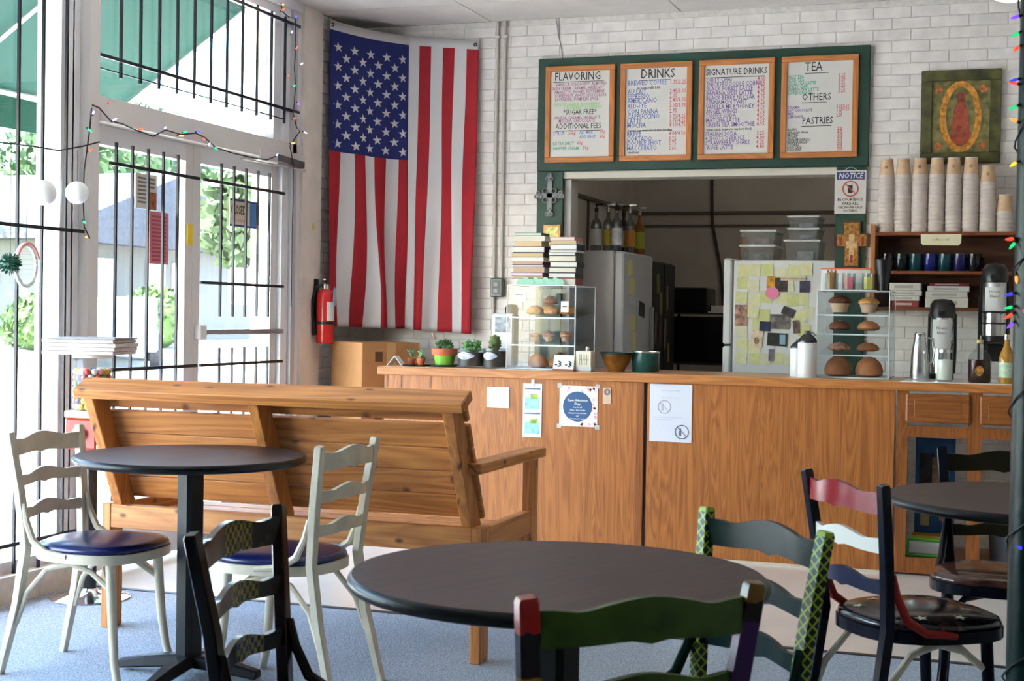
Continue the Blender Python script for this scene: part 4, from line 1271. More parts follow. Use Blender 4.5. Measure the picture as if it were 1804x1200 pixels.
for i in range(9):
    a = i * 0.698 + 0.2
    rr = 0.135 if i % 2 else 0.165
    cx_, cy_ = rr * math.cos(a), rr * math.sin(a) + 0.028
    q = MB()
    vs = []
    for k in range(10):
        r_ = 0.021 if k % 2 == 0 else 0.008
        an = k * math.pi / 5 + i
        px_, py_ = cx_ + r_ * math.cos(an), cy_ + r_ * math.sin(an)
        d2 = math.hypot(px_ / 0.212, (py_ - 0.028) / 0.212)
        zz = 0.476 - 0.004 * d2 if d2 < 0.6 else 0.474 - (d2 - 0.6) * 0.028 if d2 < 0.86 else 0.467 - (d2 - .86) * 0.07
        vs.append((px_, py_, zz + 0.0025))
    q.add(vs + [(cx_, cy_, sum(w_[2] for w_ in vs) / 10 + 0.0005)], [(k, (k + 1) % 10, 10) for k in range(10)])
    q.build('painted_star', mat('star_cream', (214, 204, 184), 0.4), st)

M_ol = mat('dark_olive_slat', (28, 24, 8), 0.45, var=0.2, spec=0.2)
M_gs = mat('patchy_gloss_seat', (58, 34, 26), 0.15, var=0.6, vs=16)
chair('near black ladder back chair with dark olive slats, behind the right table', -0.035, 5.08, R(178), M_nv, [M_ol] * 3, M_nv, M_gs, M_nv, M_nv, M_nv)
# ------------------------------------------------------------------ kitchen behind the hatch
KX0, KX1, KY = -3.10, 0.30, 12.35
M_kw = mat('kitchen_wall', (190, 184, 176), 0.7, var=0.05, vs=3)
K0 = BY + 0.16
struct('wall_kitchen_left', MB().box(KX0 - 0.1, KX0, K0, KY, 0, CZ), M_kw)
struct('wall_kitchen_right', MB().box(KX1, KX1 + 0.1, K0, KY, 0, CZ), M_kw)
struct('wall_kitchen_back', MB().box(KX0 - 0.1, KX1 + 0.1, KY, KY + 0.1, 0, CZ), M_kw)
struct('ceiling_kitchen', MB().box(KX0 - 0.1, KX1 + 0.1, K0 - 0.16, KY + 0.1, CZ, CZ + 0.12), M_kw)
struct('floor_kitchen', MB().box(KX0 - 0.1, KX1 + 0.1, BY, KY + 0.1, -0.12, 0), mat('kitchen_floor', (120, 104, 90), 0.5))
M_bat = mat('batten_dark', (96, 86, 78), 0.6)
o = MB().box(KX0 + 0.01, KX1, KY - 0.018, KY, 2.165, 2.19).box(KX0 + 0.01, KX1, KY - 0.012, KY, 2.06, 2.078).build('trim_14', M_bat); o['kind'] = 'structure'
o = MB().box(KX0, KX0 + 0.018, K0, KY, 2.165, 2.19).build('trim_15', M_bat); o['kind'] = 'structure'
for i, y in enumerate((9.35, 9.75, 10.7)):
    o = MB().box(KX0, KX0 + 0.016, y, y + 0.022, 0.0, 2.165 if i else CZ).build('trim_16', M_bat); o['kind'] = 'structure'
kc = thing('hanging_cable', 'dark cable hanging down the kitchen back wall', 'cable', (-2.47, KY - 0.03, CZ))
MB().tube([(0, 0, 0), (0.005, 0, -0.75), (0.015, 0, -1.05), (0.10, -0.02, -1.45), (0.14, -0.03, -1.9)], 0.012, 6).build('cable', mat('cable', (52, 46, 40), 0.6), kc)

# steel grey refrigerator on the left, dark cabinet beyond it
gf = thing('refrigerator', 'steel grey refrigerator with bottles on top in the kitchen', 'refrigerator', (-2.70, 9.5, 0))
M_gf = mat('fridge_grey', (205, 203, 206), 0.4, 0.0)
MB().box(-0.33, 0.25, -0.40, 0.40, 0.03, 1.705).build('body', mat('fridge_side', (196, 190, 186), 0.45), gf, bevel=0.008)
MB().box(0.255, 0.315, -0.40, 0.40, 0.62, 1.70).build('door', M_gf, gf, bevel=0.012)
MB().box(0.255, 0.315, -0.40, 0.40, 0.05, 0.605).build('door', M_gf, gf, bevel=0.012)
MB().box(0.315, 0.345, 0.32, 0.345, 0.75, 1.35).build('handle', M_steel, gf, bevel=0.005)
for x in (-0.28, 0.2):
    for y in (-0.35, 0.35):
        MB().cyl((x, y, 0), (x, y, 0.035), 0.02, n=8).build('foot', M_black, gf)
M_note = mat('sticky_yellow', (230, 222, 150), 0.8)
def note_x(x, y, z, w, h, m_, label, rotz=0.0, group='notes on the steel grey refrigerator'):
    n_ = thing('sticky_note', label, 'note', (x, y, z), 0, group)
    q = MB(); q.x = Matrix.Rotation(rotz, 4, 'X')
    q.box(0.0005, 0.002, -w / 2, w / 2, -h / 2, h / 2).build('sheet', m_, n_)
for ni, (y, z, w, h, m_) in enumerate(((9.26, 1.60, .13, .10, M_note), (9.33, 1.48, .12, .11, M_note), (9.34, 1.385, .14, .05, M_paper), (9.36, 1.24, .12, .10, M_note), (9.40, 1.12, .10, .12, M_note), (9.60, 1.33, .16, .10, mat('photo_dark', (60, 54, 52), 0.5, var=0.5, vs=20)))):
    note_x(-2.385, y, z, w, h, m_, ('topmost yellow', 'second highest yellow', 'short white', 'middle yellow', 'lowest yellow', 'dark photo')[ni] + ' note stuck on the steel grey refrigerator door', rnd.uniform(-.2, .2))
dkc = thing('dark_cupboard', 'tall black kitchen cupboard covered with papers beyond the grey refrigerator', 'cupboard', (-2.75, 10.45, 0))
MB().box(-0.3, 0.30, -0.36, 0.36, 0, 1.68).build('body', mat('black_cup', (34, 32, 32), 0.5), dkc, bevel=0.006)
MB().box(0.30, 0.32, -0.35, -0.01, 0.05, 1.67).build('door', mat('black_cup', (34, 32, 32)), dkc, bevel=0.004)
MB().box(0.30, 0.32, 0.01, 0.35, 0.05, 1.67).build('door', mat('black_cup', (34, 32, 32)), dkc, bevel=0.004)
for ni, (y, z, w, h, c_) in enumerate(((10.25, 1.52, .09, .14, (120, 118, 70)), (10.35, 1.38, .07, .16, (140, 136, 84)), (10.2, 1.20, .06, .22, (120, 112, 104)), (10.34, 1.18, .07, .20, (110, 70, 96)), (10.5, 1.16, .05, .22, (150, 140, 120)), (10.55, 1.42, .06, .18, (132, 124, 74)), (10.62, 1.02, .05, .14, (160, 150, 90)))):
    note_x(-2.43, y, z, w, h, mat('cup_note_%d%d' % (c_[0], c_[2]), c_, 0.8), ('olive', 'pale olive', 'brownish', 'plum', 'long beige', 'mustard', 'lowest yellow')[ni] + ' curled paper note hanging on the black kitchen cupboard', rnd.uniform(-.15, .15), 'notes on the black cupboard')

# syrup bottles with pump tops on the grey refrigerator
def bottle(label, x, y, z, h, r, m_, cap, lab_m):
    bt = thing('syrup_bottle', label, 'bottle', (x, y, z), 0, 'bottles on the grey refrigerator')
    MB().lathe([(r * .9, 0), (r, 0.01), (r, h * .55), (r * .85, h * .63), (r * .32, h * .72), (r * .32, h * .86)], 14).build('glass', m_, bt, smooth=50)
    MB().lathe([(r * 1.01, h * .12), (r * 1.01, h * .48)], 14, cap=False).build('label', lab_m, bt, smooth=50)
    MB().lathe([(r * .38, h * .85), (r * .38, h * .93), (r * .15, h * .94), (r * .15, h)], 10).box(-0.006, 0.045, -0.006, 0.006, h * .99, h * 1.03).build('pump', cap, bt, smooth=40)
M_clearb = clear('bottle_glass', (196, 200, 198), 0.15, 0.05, 0.05)
M_amber = mat('amber_syrup', (150, 98, 30), 0.2)
for i, (x, y, h, r, mm, lm, lb) in enumerate((
        (-2.60, 9.20, .30, .036, M_clearb, mat('lbl_white', (216, 214, 206), 0.6), 'first syrup bottle from the left, white label, on the grey refrigerator'),
        (-2.53, 9.24, .30, .036, M_clearb, mat('lbl_yellow', (196, 180, 80), 0.6), 'second syrup bottle from the left, yellow label, on the grey refrigerator'),
        (-2.46, 9.20, .31, .036, M_clearb, mat('lbl_white2', (210, 206, 200), 0.6, var=0.3), 'third syrup bottle from the left, mottled label, on the grey refrigerator'),
        (-2.43, 9.42, .31, .036, M_clearb, mat('lbl_orange', (206, 140, 60), 0.6), 'syrup bottle with orange label on the grey refrigerator'),
        (-2.50, 9.52, .31, .038, mat('dark_glass', (30, 30, 30), 0.15), mat('lbl_white', (216, 214, 206)), 'dark syrup bottle with pale label on the grey refrigerator'),
        (-2.43, 9.68, .31, .036, M_amber, mat('lbl_lime', (176, 180, 60), 0.6), 'amber syrup bottle with lime label, rightmost on the grey refrigerator'))):
    bottle(lb, x, y, 1.706, h, r, mm, M_black if i % 2 == 0 else M_steel, lm)

# shelving with small appliances at the far end
sh = thing('kitchen_rack', 'dark metal kitchen rack holding an oven and small items', 'rack', (-2.20, 11.6, 0))
for x in (-0.42, 0.42):
    for y in (-0.22, 0.22):
        MB().cyl((x, y, 0), (x, y, 1.42), 0.013, n=8).build('post', M_black, sh)
for z in (0.55, 0.92, 1.32):
    MB().box(-0.43, 0.43, -0.23, 0.23, z - 0.012, z).build('shelf', mat('rack_shelf', (60, 56, 52), 0.5), sh)
ov = thing('microwave_oven', 'black microwave oven on the kitchen rack', 'oven', (-2.30, 11.58, 0.92))
MB().box(-0.27, 0.27, -0.20, 0.2, 0.008, 0.37).build('case', M_black, ov, bevel=0.01)
MB().box(-0.25, 0.13, -0.208, -0.20, 0.03, 0.35).build('door', mat('oven_glass', (22, 22, 26), 0.1), ov)
MB().box(0.15, 0.26, -0.206, -0.20, 0.03, 0.35).build('control_panel', mat('oven_panel', (44, 44, 48), 0.4), ov)
MB().box(-0.25, 0.25, -0.20, 0.18, 0.0, 0.008).build('feet', M_black, ov)
pr_ = thing('printer', 'black receipt printer with white paper on top of the kitchen rack', 'printer', (-2.47, 11.6, 1.32))
MB().box(-0.16, 0.16, -0.18, 0.18, 0, 0.20).build('case', M_black, pr_, bevel=0.012)
q = MB(); q.x = Matrix.Translation((-2.12 + 2.42, -0.08, 0)) 
MB().box(0.17, 0.40, -0.17, 0.08, 0.0, 0.012).box(0.19, 0.42, -0.15, 0.09, 0.012, 0.06).build('paper_stack', M_paper, pr_)
cg = thing('coffee_grinder', 'dark domed coffee grinder on top of the kitchen rack', 'grinder', (-1.90, 11.55, 1.32))
MB().box(-0.09, 0.09, -0.10, 0.10, -0.0, 0.20).build('body', mat('grinder_body', (58, 50, 40), 0.5), cg, bevel=0.03)
MB().lathe([(0.10, 0.20), (0.11, 0.26), (0.10, 0.34), (0.06, 0.39), (0.001, 0.40)], 18).build('hopper', mat('hopper_brown', (44, 28, 18), 0.3), cg, smooth=50)
MB().box(-0.02, 0.17, -0.08, 0.02, 0.205, 0.215).build('tray', M_alu, cg)
MB().ball((0.12, -0.03, 0.27), 0.05, 14, 9).build('steel_bowl', M_steel, cg, smooth=60)
bx = thing('small_carton', 'small lilac and white carton beside the grinder', 'carton', (-1.82, 11.40, 1.32))
MB().box(-0.05, 0.05, -0.04, 0.04, 0, 0.09).build('carton_box', mat('lilac', (186, 176, 206), 0.6), bx, bevel=0.002)
MB().box(-0.04, 0.04, -0.0415, -0.04, 0.02, 0.06).build('print', M_paper, bx)
tc_ = thing('tea_tin', 'white topped jar on the middle shelf of the kitchen rack', 'jar', (-1.90, 11.5, 0.92))
MB().lathe([(0.05, 0), (0.052, 0.12), (0.045, 0.13)], 14).build('jar', mat('jar_tan', (140, 100, 64), 0.3), tc_, smooth=50)
MB().lathe([(0.054, 0.125), (0.054, 0.15)], 14).build('lid', M_paper, tc_, smooth=50)
sb = thing('kitchen_scale', 'small chrome kitchen scale on the lower shelf of the rack', 'scale', (-2.15, 11.45, 0.55))
MB().box(-0.12, 0.12, -0.1, 0.1, 0.0, 0.07).build('body', M_steel, sb, bevel=0.01)
MB().cyl((0, 0, 0.06), (0, 0, 0.12), 0.04, n=14).build('dial', M_chrome, sb)
MB().box(-0.15, 0.15, -0.11, 0.11, 0.12, 0.13).build('pan', M_steel, sb)

# white refrigerator covered in notes
wf = thing('refrigerator', 'white refrigerator covered in yellow notes and photos behind the counter', 'refrigerator', (-1.36, 9.32, 0))
M_wf = mat('fridge_white', (226, 226, 224), 0.4)
MB().box(-0.29, 0.345, -0.34, 0.34, 0.03, 1.642).build('body', M_wf, wf, bevel=0.008)
MB().box(-0.302, -0.288, -0.33, 0.33, 0.05, 1.63).build('gasket', mat('gasket', (120, 122, 122), 0.7), wf)
MB().box(-0.352, -0.302, -0.345, 0.345, 1.12, 1.652).build('door', M_wf, wf, bevel=0.01)
MB().box(-0.352, -0.302, -0.345, 0.345, 0.05, 1.108).build('door', M_wf, wf, bevel=0.01)
for x in (-0.24, 0.28):
    for y in (-0.28, 0.28):
        MB().cyl((x, y, 0), (x, y, 0.035), 0.02, n=8).build('foot', M_black, wf)
FYn = 9.32 - 0.34
def note(px, py, pw, ph, m_, label, name='sticky_note', cat='note', group='yellow notes on the white refrigerator', rot=0.0, layer=0):
    # position on the refrigerator side given in its own metres: x from left edge, z from floor
    n_ = thing(name, label, cat, (px, FYn, py), 0, group)
    q = MB(); q.x = Matrix.Rotation(rot, 4, 'Y')
    q.box(-pw / 2, pw / 2, -0.003 - 0.0016 * layer, -0.0008 - 0.0016 * layer, -ph / 2, ph / 2)
    q.build('sheet', m_, n_)
    return n_
ylw = [mat('note_y%d' % i, c_, 0.8, var=0.03, vs=30) for i, c_ in enumerate(((224, 222, 168), (230, 226, 180), (214, 216, 150), (226, 222, 190)))]
gx0, gz1 = -1.645, 1.635
cells = [(0.05, .06), (.125, .06), (.20, .055), (.28, .07), (.36, .06), (.44, .05), (.05, .14), (.12, .15), (.05, .225), (.125, .235), (.20, .215), (.335, .15), (.42, .235), (.30, .225), (.36, .235), (.45, .31), (.41, .34), (.125, .31), (.19, .33), (.05, .43), (.06, .51), (.05, .60), (.135, .595), (.20, .60), (.275, .60), (.35, .61), (.43, .42), (.44, .52), (.145, .39), (.12, .53)]
rown = ('top', 'second', 'third', 'fourth', 'fifth', 'sixth')
def row_of(dz): return 0 if dz < .1 else 1 if dz < .18 else 2 if dz < .28 else 3 if dz < .36 else 4 if dz < .57 else 5
oname = ('first', 'second', 'third', 'fourth', 'fifth', 'sixth', 'seventh', 'eighth', 'ninth')
for i, (dx_, dz_) in enumerate(cells):
    ri = row_of(dz_)
    oi_ = sorted([c_[0] for c_ in cells if row_of(c_[1]) == ri]).index(dx_)
    note(gx0 + dx_ + rnd.uniform(-.008, .008), gz1 - dz_ + rnd.uniform(-.006, .006), .072, .072, ylw[i % 4], 'pale yellow sticky note, %s from left in the %s row on the white refrigerator' % (oname[oi_], rown[ri]), rot=rnd.uniform(-.12, .12), layer=i % 3)
ph = [('orange photo card beside the pink note on the white refrigerator', .225, .13, .05, .075, (204, 140, 30), .3, 0, 3), ('dark group photo right of the orange card on the refrigerator', .29, .145, .075, .085, (52, 40, 38), .5, 0, 3),
      ('dark photo at the upper right of the white refrigerator', .43, .155, .06, .07, (50, 46, 66), .5, 0, 3), ('photo of figures at the left edge of the white refrigerator', .045, .335, .075, .13, (150, 112, 96), .55, 0, 3),
      ('large grey group photo in the middle of the white refrigerator', .285, .37, .12, .09, (104, 96, 92), .45, 0, 3), ('tilted dark photo above the grey group photo', .335, .31, .08, .05, (60, 54, 58), .5, .4, 4),
      ('navy photo left of the grey group photo', .195, .40, .07, .06, (28, 42, 78), .4, .03, 4), ('black card with pale blue print on the refrigerator', .27, .48, .12, .08, (28, 28, 30), .3, .04, 4),
      ('cream card with dark emblem on the white refrigerator', .145, .48, .07, .105, (222, 204, 176), .12, .08, 4), ('tiny photo strip low on the white refrigerator', .235, .575, .032, .075, (96, 88, 104), .6, 0, 4),
      ('narrow photo beside the grey group photo', .385, .40, .04, .08, (92, 72, 70), .5, -.1, 4)]
for lb, dx_, dz_, w_, h_, c_, vr_, ro, ly in ph:
    n_ = note(gx0 + dx_, gz1 - dz_, w_, h_, mat('photo_%d_%d_%d' % c_, c_, 0.4, var=vr_, vs=28), lb, 'photo', 'photo', None, ro, ly)
    if 'black card' in lb:
        MB().box(.015, .05, -.0108, -.0098, -.03, .03).build('print', mat('pale_blue_print', (150, 186, 206), 0.6), n_)
    if 'cream card' in lb:
        MB().prism([(0.016 * math.cos(a), -0.01 + 0.022 * math.sin(a)) for a in [k * math.pi / 6 for k in range(12)]], -.0108, -.0098).build('print', mat('emblem', (120, 100, 60), 0.6, var=.5, vs=80), n_)
pn = thing('pink_note', 'round bright pink note on the white refrigerator', 'note', (gx0 + .235, FYn, gz1 - .195))
MB().prism([(0.042 * math.cos(a), 0.036 * math.sin(a)) for a in [k * math.pi / 10 for k in range(20)]], -.012, -.0102).build('sheet', mat('hot_pink', (240, 140, 176), 0.7), pn)
bn_ = thing('banner_strip', 'cream strip with brown lettering across the refrigerator top', 'sign', (gx0 + .36, FYn, gz1 - .105))
MB().box(-.075, .075, -.012, -.010, -.014, .014).build('sheet', mat('cream_strip', (226, 212, 180), 0.7), bn_)
MB().text('Simple pleasures menu', 0.019, (0, -.0125, -.006), 'CENTER').build('lettering', mat('brown_ink', (120, 72, 36), 0.7), bn_)

def tub(label, x, y, z, w, d, h, lidc=(222, 224, 220)):
    t_ = thing('storage_tub', label, 'storage tub', (x, y, z), 0, 'clear tubs on the white refrigerator')
    q = MB()
    a, b_ = w / 2, d / 2
    k = 0.9
    th = 0.004
    vs = [(-a * k, -b_ * k, 0), (a * k, -b_ * k, 0), (a * k, b_ * k, 0), (-a * k, b_ * k, 0), (-a, -b_, h), (a, -b_, h), (a, b_, h), (-a, b_, h)]
    q.add(vs, [(0, 3, 2, 1), (0, 1, 5, 4), (1, 2, 6, 5), (2, 3, 7, 6), (3, 0, 4, 7)]).build('tub', M_jar, t_)
    MB().box(-a - .008, a + .008, -b_ - .008, b_ + .008, h, h + .012).build('lid', mat('tub_lid', lidc, 0.4), t_, bevel=.003)
    MB().box(-a * .3, a * .6, -b_ * .7, b_ * .7, .006, h * .5).build('contents', mat('tub_inside', (150, 150, 150), 0.7, var=.3, vs=18), t_)
tub('lower clear tub with white lid, left stack on the white refrigerator', -1.535, 9.30, 1.643, .215, .32, .088)
tub('upper clear tub with white lid, left stack on the white refrigerator', -1.530, 9.29, 1.744, .215, .32, .080)
tub('deep clear tub at the bottom of the right stack on the refrigerator', -1.255, 9.26, 1.643, .21, .3, .118)
tub('middle clear tub of the right stack on the refrigerator', -1.252, 9.27, 1.774, .185, .28, .062)
tub('topmost clear tub of the right stack on the refrigerator', -1.252, 9.26, 1.849, .185, .28, .062)
kc_ = thing('wooden_tiki_mug', 'brown carved wooden canister beside the left clear tubs', 'canister', (-1.685, 9.5, 1.652))
MB().lathe([(.028, 0), (.034, .05), (.03, .1), (.034, .13), (.02, .15)], 12).build('body', mat('tiki', (96, 60, 34), .5, var=.3, vs=40), kc_, smooth=50)
MB().lathe([(.02, .148), (.024, .16), (.001, .165)], 12).build('lid', mat('tiki', (96, 60, 34)), kc_, smooth=50)

# ------------------------------------------------------------------ wall shelf with cups, mugs, boxes
SX0, SX1 = -0.783, 0.16
su = thing('wall_shelf', 'dark wooden wall shelf unit holding paper cups and mugs', 'shelf', (0, BY, 1.335))
def sbox(x0, x1, y0, y1, z0, z1, nm, mm=M_shelf):
    MB().box(x0, x1, y0, y1, z0 - 1.335, z1 - 1.335).build(nm, mm, su, bevel=.002)
SD = -0.22
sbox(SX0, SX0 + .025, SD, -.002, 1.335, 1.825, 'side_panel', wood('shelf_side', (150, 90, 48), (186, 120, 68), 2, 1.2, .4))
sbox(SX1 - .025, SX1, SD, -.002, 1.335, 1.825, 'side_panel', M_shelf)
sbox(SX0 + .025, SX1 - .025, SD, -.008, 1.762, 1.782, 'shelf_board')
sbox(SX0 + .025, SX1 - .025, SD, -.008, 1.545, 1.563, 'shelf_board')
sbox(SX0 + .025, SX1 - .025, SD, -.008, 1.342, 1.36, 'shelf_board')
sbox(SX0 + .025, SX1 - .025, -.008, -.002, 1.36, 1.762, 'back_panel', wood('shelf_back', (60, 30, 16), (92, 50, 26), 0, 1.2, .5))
sg = thing('shelf_sign', 'cream paper sign with curled lower edge on the cup shelf', 'sign', (-0.40, BY + SD, 1.70))
MB().prism([(-.11, .068), (.108, .068), (.106, .02), (.094, .006), (-.098, .008), (-.109, .02)], -.003, -.0005).build('sheet', mat('cream_sign', (226, 218, 186), .7), sg)
MB().text('coffee refill', .022, (0, -.0035, .032), 'CENTER').build('lettering', mat('grey_ink', (150, 144, 124), .7), sg)

# paper cups: one cup, copied and nested upside down
M_cup = mat('cup_paper', (210, 197, 188), .6)
M_kraft = mat('cup_kraft', (208, 172, 136), .6, var=.08, vs=20)
cup = MB().lathe([(.0445, 0), (.0458, .002), (.0458, .006), (.0440, .008), (.0428, .0236)], 18, cap=False)
cup_low = cup.mesh('rim', M_cup, 40)
body = MB().lathe([(.0426, .020), (.0330, .112), (.0335, .114), (.030, .114), (.030, .108), (.0001, .108)], 18, cap=False).mesh('wall', M_kraft, 40)
rim2 = MB().lathe([(.0334, .108), (.034, .110), (.034, .1155), (.0318, .1155)], 18, cap=False).mesh('base_ring', M_cup, 40)
bandm = MB().lathe([(.0410, .020), (.0398, .034)], 18, cap=False)
logo = MB().prism([(.009 * math.cos(a), .066 + .009 * math.sin(a)) for a in [k * math.pi / 8 for k in range(16)]], -.0388, -.0378).mesh('print', mat('cup_print', (146, 120, 88), .7, var=.3, vs=90))
ords = ['first', 'second', 'third', 'fourth', 'fifth', 'sixth', 'seventh']
CZ0 = 1.782
sp_ = 0.0232
for s in range(8):
    x = -0.708 + s * 0.0915
    n_ = 14 if s < 6 else 12
    if s == 7:
        n_ = 5
    for k in range(n_):
        kn = ('bottom', 'second', 'third', 'fourth', 'fifth', 'sixth', 'seventh', 'eighth', 'ninth', 'tenth', 'eleventh', 'twelfth', 'thirteenth', 'fourteenth')[k]
        lb = 'upside down paper cup, %s up in the %s cup stack from the left' % (kn, ords[s]) if s < 7 else 'upside down paper cup, %s up in the short cup stack behind the green pole' % kn
        last = k == n_ - 1
        if last:
            lb = 'topmost kraft paper cup of the %s cup stack from the left' % ords[s] if s < 7 else 'topmost kraft paper cup of the short stack behind the green pole'
        c_ = thing('paper_cup', lb, 'cup', (x + rnd.uniform(-.0008, .0008), BY - 0.155, CZ0 + k * sp_), 0, 'nested paper cups on the wall shelf')
        link('rim', cup_low, c_)
        link('wall', body, c_)
        if last:
            link('base_ring', rim2, c_)
            if s % 2 == 0 or s == 5:
                link('print', logo, c_)
# mugs
for i, (c_, nm) in enumerate((((16, 18, 24), 'black'), ((16, 26, 30), 'charcoal'), ((14, 60, 66), 'teal'), ((30, 34, 110), 'cobalt blue'), ((16, 66, 76), 'deep teal'), ((34, 34, 86), 'navy'), ((18, 18, 26), 'dark'))):
    x = -0.695 + i * .079
    mg = thing('mug', '%s glazed mug, number %s from the left on the middle shelf' % (nm, ('one', 'two', 'three', 'four', 'five', 'six', 'seven')[i]), 'mug', (x, BY - .15, 1.563), R(40), 'mugs on the middle shelf')
    mm = mat('mug_%d' % i, c_, .12)
    MB().lathe([(.034, 0), (.037, .004), (.037, .098), (.034, .098), (.033, .01), (.0001, .008)], 18, cap=False).build('body', mm, mg, smooth=40)
    MB().tube([(.035, 0, .08), (.055, 0, .075), (.062, 0, .05), (.055, 0, .025), (.036, 0, .02)], .006, 6).build('handle', mm, mg, smooth=50)
# flat boxes on the lower shelf
def cart(label, x0, x1, z0, z1, c_, yb=-.02):
    b_ = thing('flat_carton', label, 'carton', ((x0 + x1) / 2, BY + SD + .012, z0), rnd.uniform(-.02, .02), 'flat cartons on the lower shelf')
    w = (x1 - x0) / 2
    MB().box(-w, w, 0, .16, 0.0005, z1 - z0 - .0005).build('carton_box', mat('carton_%d_%d' % (c_[0], c_[1]), c_, .6, var=.04), b_, bevel=.002)
    MB().box(-w * .7, w * .5, -.0012, 0, (z1 - z0) * .3, (z1 - z0) * .65).build('print', mat('carton_print', (190, 180, 172), .7), b_)
for i, (w0, w1, hh, c_, lb) in enumerate(((-.66, -.515, .036, (150, 62, 52), 'red flat carton at the bottom of the left pile on the lower shelf'), (-.672, -.512, .028, (226, 220, 208), 'second white flat carton from the bottom of the left pile'), (-.668, -.50, .030, (222, 216, 204), 'third white flat carton from the bottom of the left pile'), (-.675, -.505, .042, (228, 222, 210), 'thick white flat carton on top of the left pile'))):
    z = 1.36 + sum((.036, .028, .030, .042)[:i])
    cart(lb, w0, w1, z, z + hh, c_)
for i, (w0, w1, hh, c_, lb) in enumerate(((-.48, -.25, .056, (228, 222, 212), 'thick white carton at the bottom of the right pile on the lower shelf'), (-.478, -.255, .034, (224, 218, 206), 'second white carton of the right pile on the lower shelf'), (-.47, -.245, .030, (226, 222, 214), 'third white carton of the right pile on the lower shelf'), (-.46, -.245, .018, (120, 26, 32), 'thin dark red carton on top of the right pile'))):
    z = 1.36 + sum((.056, .034, .030, .018)[:i])
    cart(lb, w0, w1, z, z + hh, c_)
# ------------------------------------------------------------------ things on the counter, left to right
def lathe_part(par, nm, prof, m_, n=20, c=(0, 0, 0), sm=50):
    return MB().lathe(prof, n, c).build(nm, m_, par, smooth=sm)
tt = thing('tent_card', 'folded white tent card at the left end of the counter', 'card', (-3.36, 7.72, CT))
MB().bar((-.045, 0, .002), (0.0, 0, .056), .06, .003).build('leaf', M_paper, tt)
MB().bar((.045, 0, .002), (0.0, 0, .056), .06, .003).build('leaf', M_paper, tt)

M_terra = mat('terracotta', (190, 102, 68), .8, var=.1)
M_succ = mat('succulent', (104, 150, 104), .6, var=.25, vs=30)
M_succ2 = mat('succulent_dark', (70, 110, 62), .6, var=.25, vs=30)
M_soil = mat('soil', (58, 42, 32), .95, var=.3, vs=40)
def leaf_rosette(q, c, r, n, h):
    for i in range(n):
        a = i * 2.4
        t_ = .35 + .65 * (i / n)
        d = Vector((math.cos(a), math.sin(a), .9 - .7 * t_)).normalized()
        p0 = Vector(c); p1 = p0 + d * r * t_ * .6 + Vector((0, 0, h * .2)); p2 = p0 + d * r * t_ + Vector((0, 0, h * (1 - t_) + .004))
        q.tube([p0, p1, p2], [r * .10, r * .17, r * .03], 6)
def sprig(q, c, h, n, rl):
    for k in range(n):
        a = rnd.uniform(0, 6.28); tilt = rnd.uniform(.05, .45)
        top_ = Vector(c) + Vector((math.cos(a) * tilt * h, math.sin(a) * tilt * h, h * rnd.uniform(.6, 1)))
        q.tube([c, (Vector(c) + top_) / 2 + Vector((0, 0, h * .1)), top_], .0022, 5)
        for j in range(5):
            p = Vector(c).lerp(top_, .35 + .15 * j)
            b_ = rnd.uniform(0, 6.28)
            q.tube([p, p + Vector((math.cos(b_), math.sin(b_), .4)) * rl * .5, p + Vector((math.cos(b_), math.sin(b_), .5)) * rl], [.002, rl * .26, .001], 5)
def pot(label, x, y, s, mm=M_terra, kind=0, plant=M_succ, z=CT):
    p = thing('flower_pot', label, 'plant pot', (x, y, z))
    lathe_part(p, 'pot', [(.62 * s, 0), (.9 * s, 1.2 * s), (1.0 * s, 1.2 * s), (1.0 * s, 1.6 * s), (.88 * s, 1.6 * s), (.86 * s, 1.4 * s), (.0001, 1.4 * s)], mm)
    lathe_part(p, 'soil', [(.86 * s, 1.42 * s), (.0001, 1.46 * s)], M_soil)
    q = MB()
    if kind == 0:
        sprig(q, (0, 0, 1.42 * s), 2.2 * s, 4, .6 * s)
    else:
        leaf_rosette(q, (0, 0, 1.45 * s), 1.1 * s, 16, 1.0 * s)
    q.build('plant', plant, p)
    return p
tr = thing('round_tray', 'dark round tray under the small terracotta pots', 'tray', (-3.255, 7.78, CT))
lathe_part(tr, 'dish', [(.075, 0), (.092, .003), (.094, .008), (.088, .008), (.074, .004), (.0001, .004)], M_black, 24)
pot('tiny terracotta pot with sprig at the left of the tray', -3.298, 7.80, .025, z=CT + .0045)
pot('tiny bright terracotta pot in front on the tray', -3.222, 7.75, .024, mat('terracotta_bright', (208, 104, 60), .75, var=.08), z=CT + .0045)
pot('small terracotta pot with grey green succulent at the back of the tray', -3.25, 7.825, .027, kind=1, z=CT + .0045)
gp = thing('flower_pot', 'large terracotta pot with lime green lower half and trailing succulents', 'plant pot', (-3.095, 7.80, CT))
MB().lathe([(.052, .006), (.064, .066), (.064, .067), (.0001, .067)], 24).build('green_body', mat('lime_pot', (128, 186, 58), .5), gp, smooth=50)
lathe_part(gp, 'collar', [(.0645, .066), (.074, .067), (.076, .104), (.066, .104), (.064, .092), (.0001, .092)], M_terra, 24)
lathe_part(gp, 'saucer', [(.06, 0), (.082, .004), (.084, .012), (.06, .006)], mat('dark_saucer', (30, 60, 40), .5), 24)
q = MB()
for k in range(7):
    a = k * .9
    sprig(q, (.035 * math.cos(a), .035 * math.sin(a), .092), rnd.uniform(.04, .075), 3, .018)
leaf_rosette(q, (.03, -.02, .095), .04, 14, .03)
q.build('plant', M_succ2, gp)
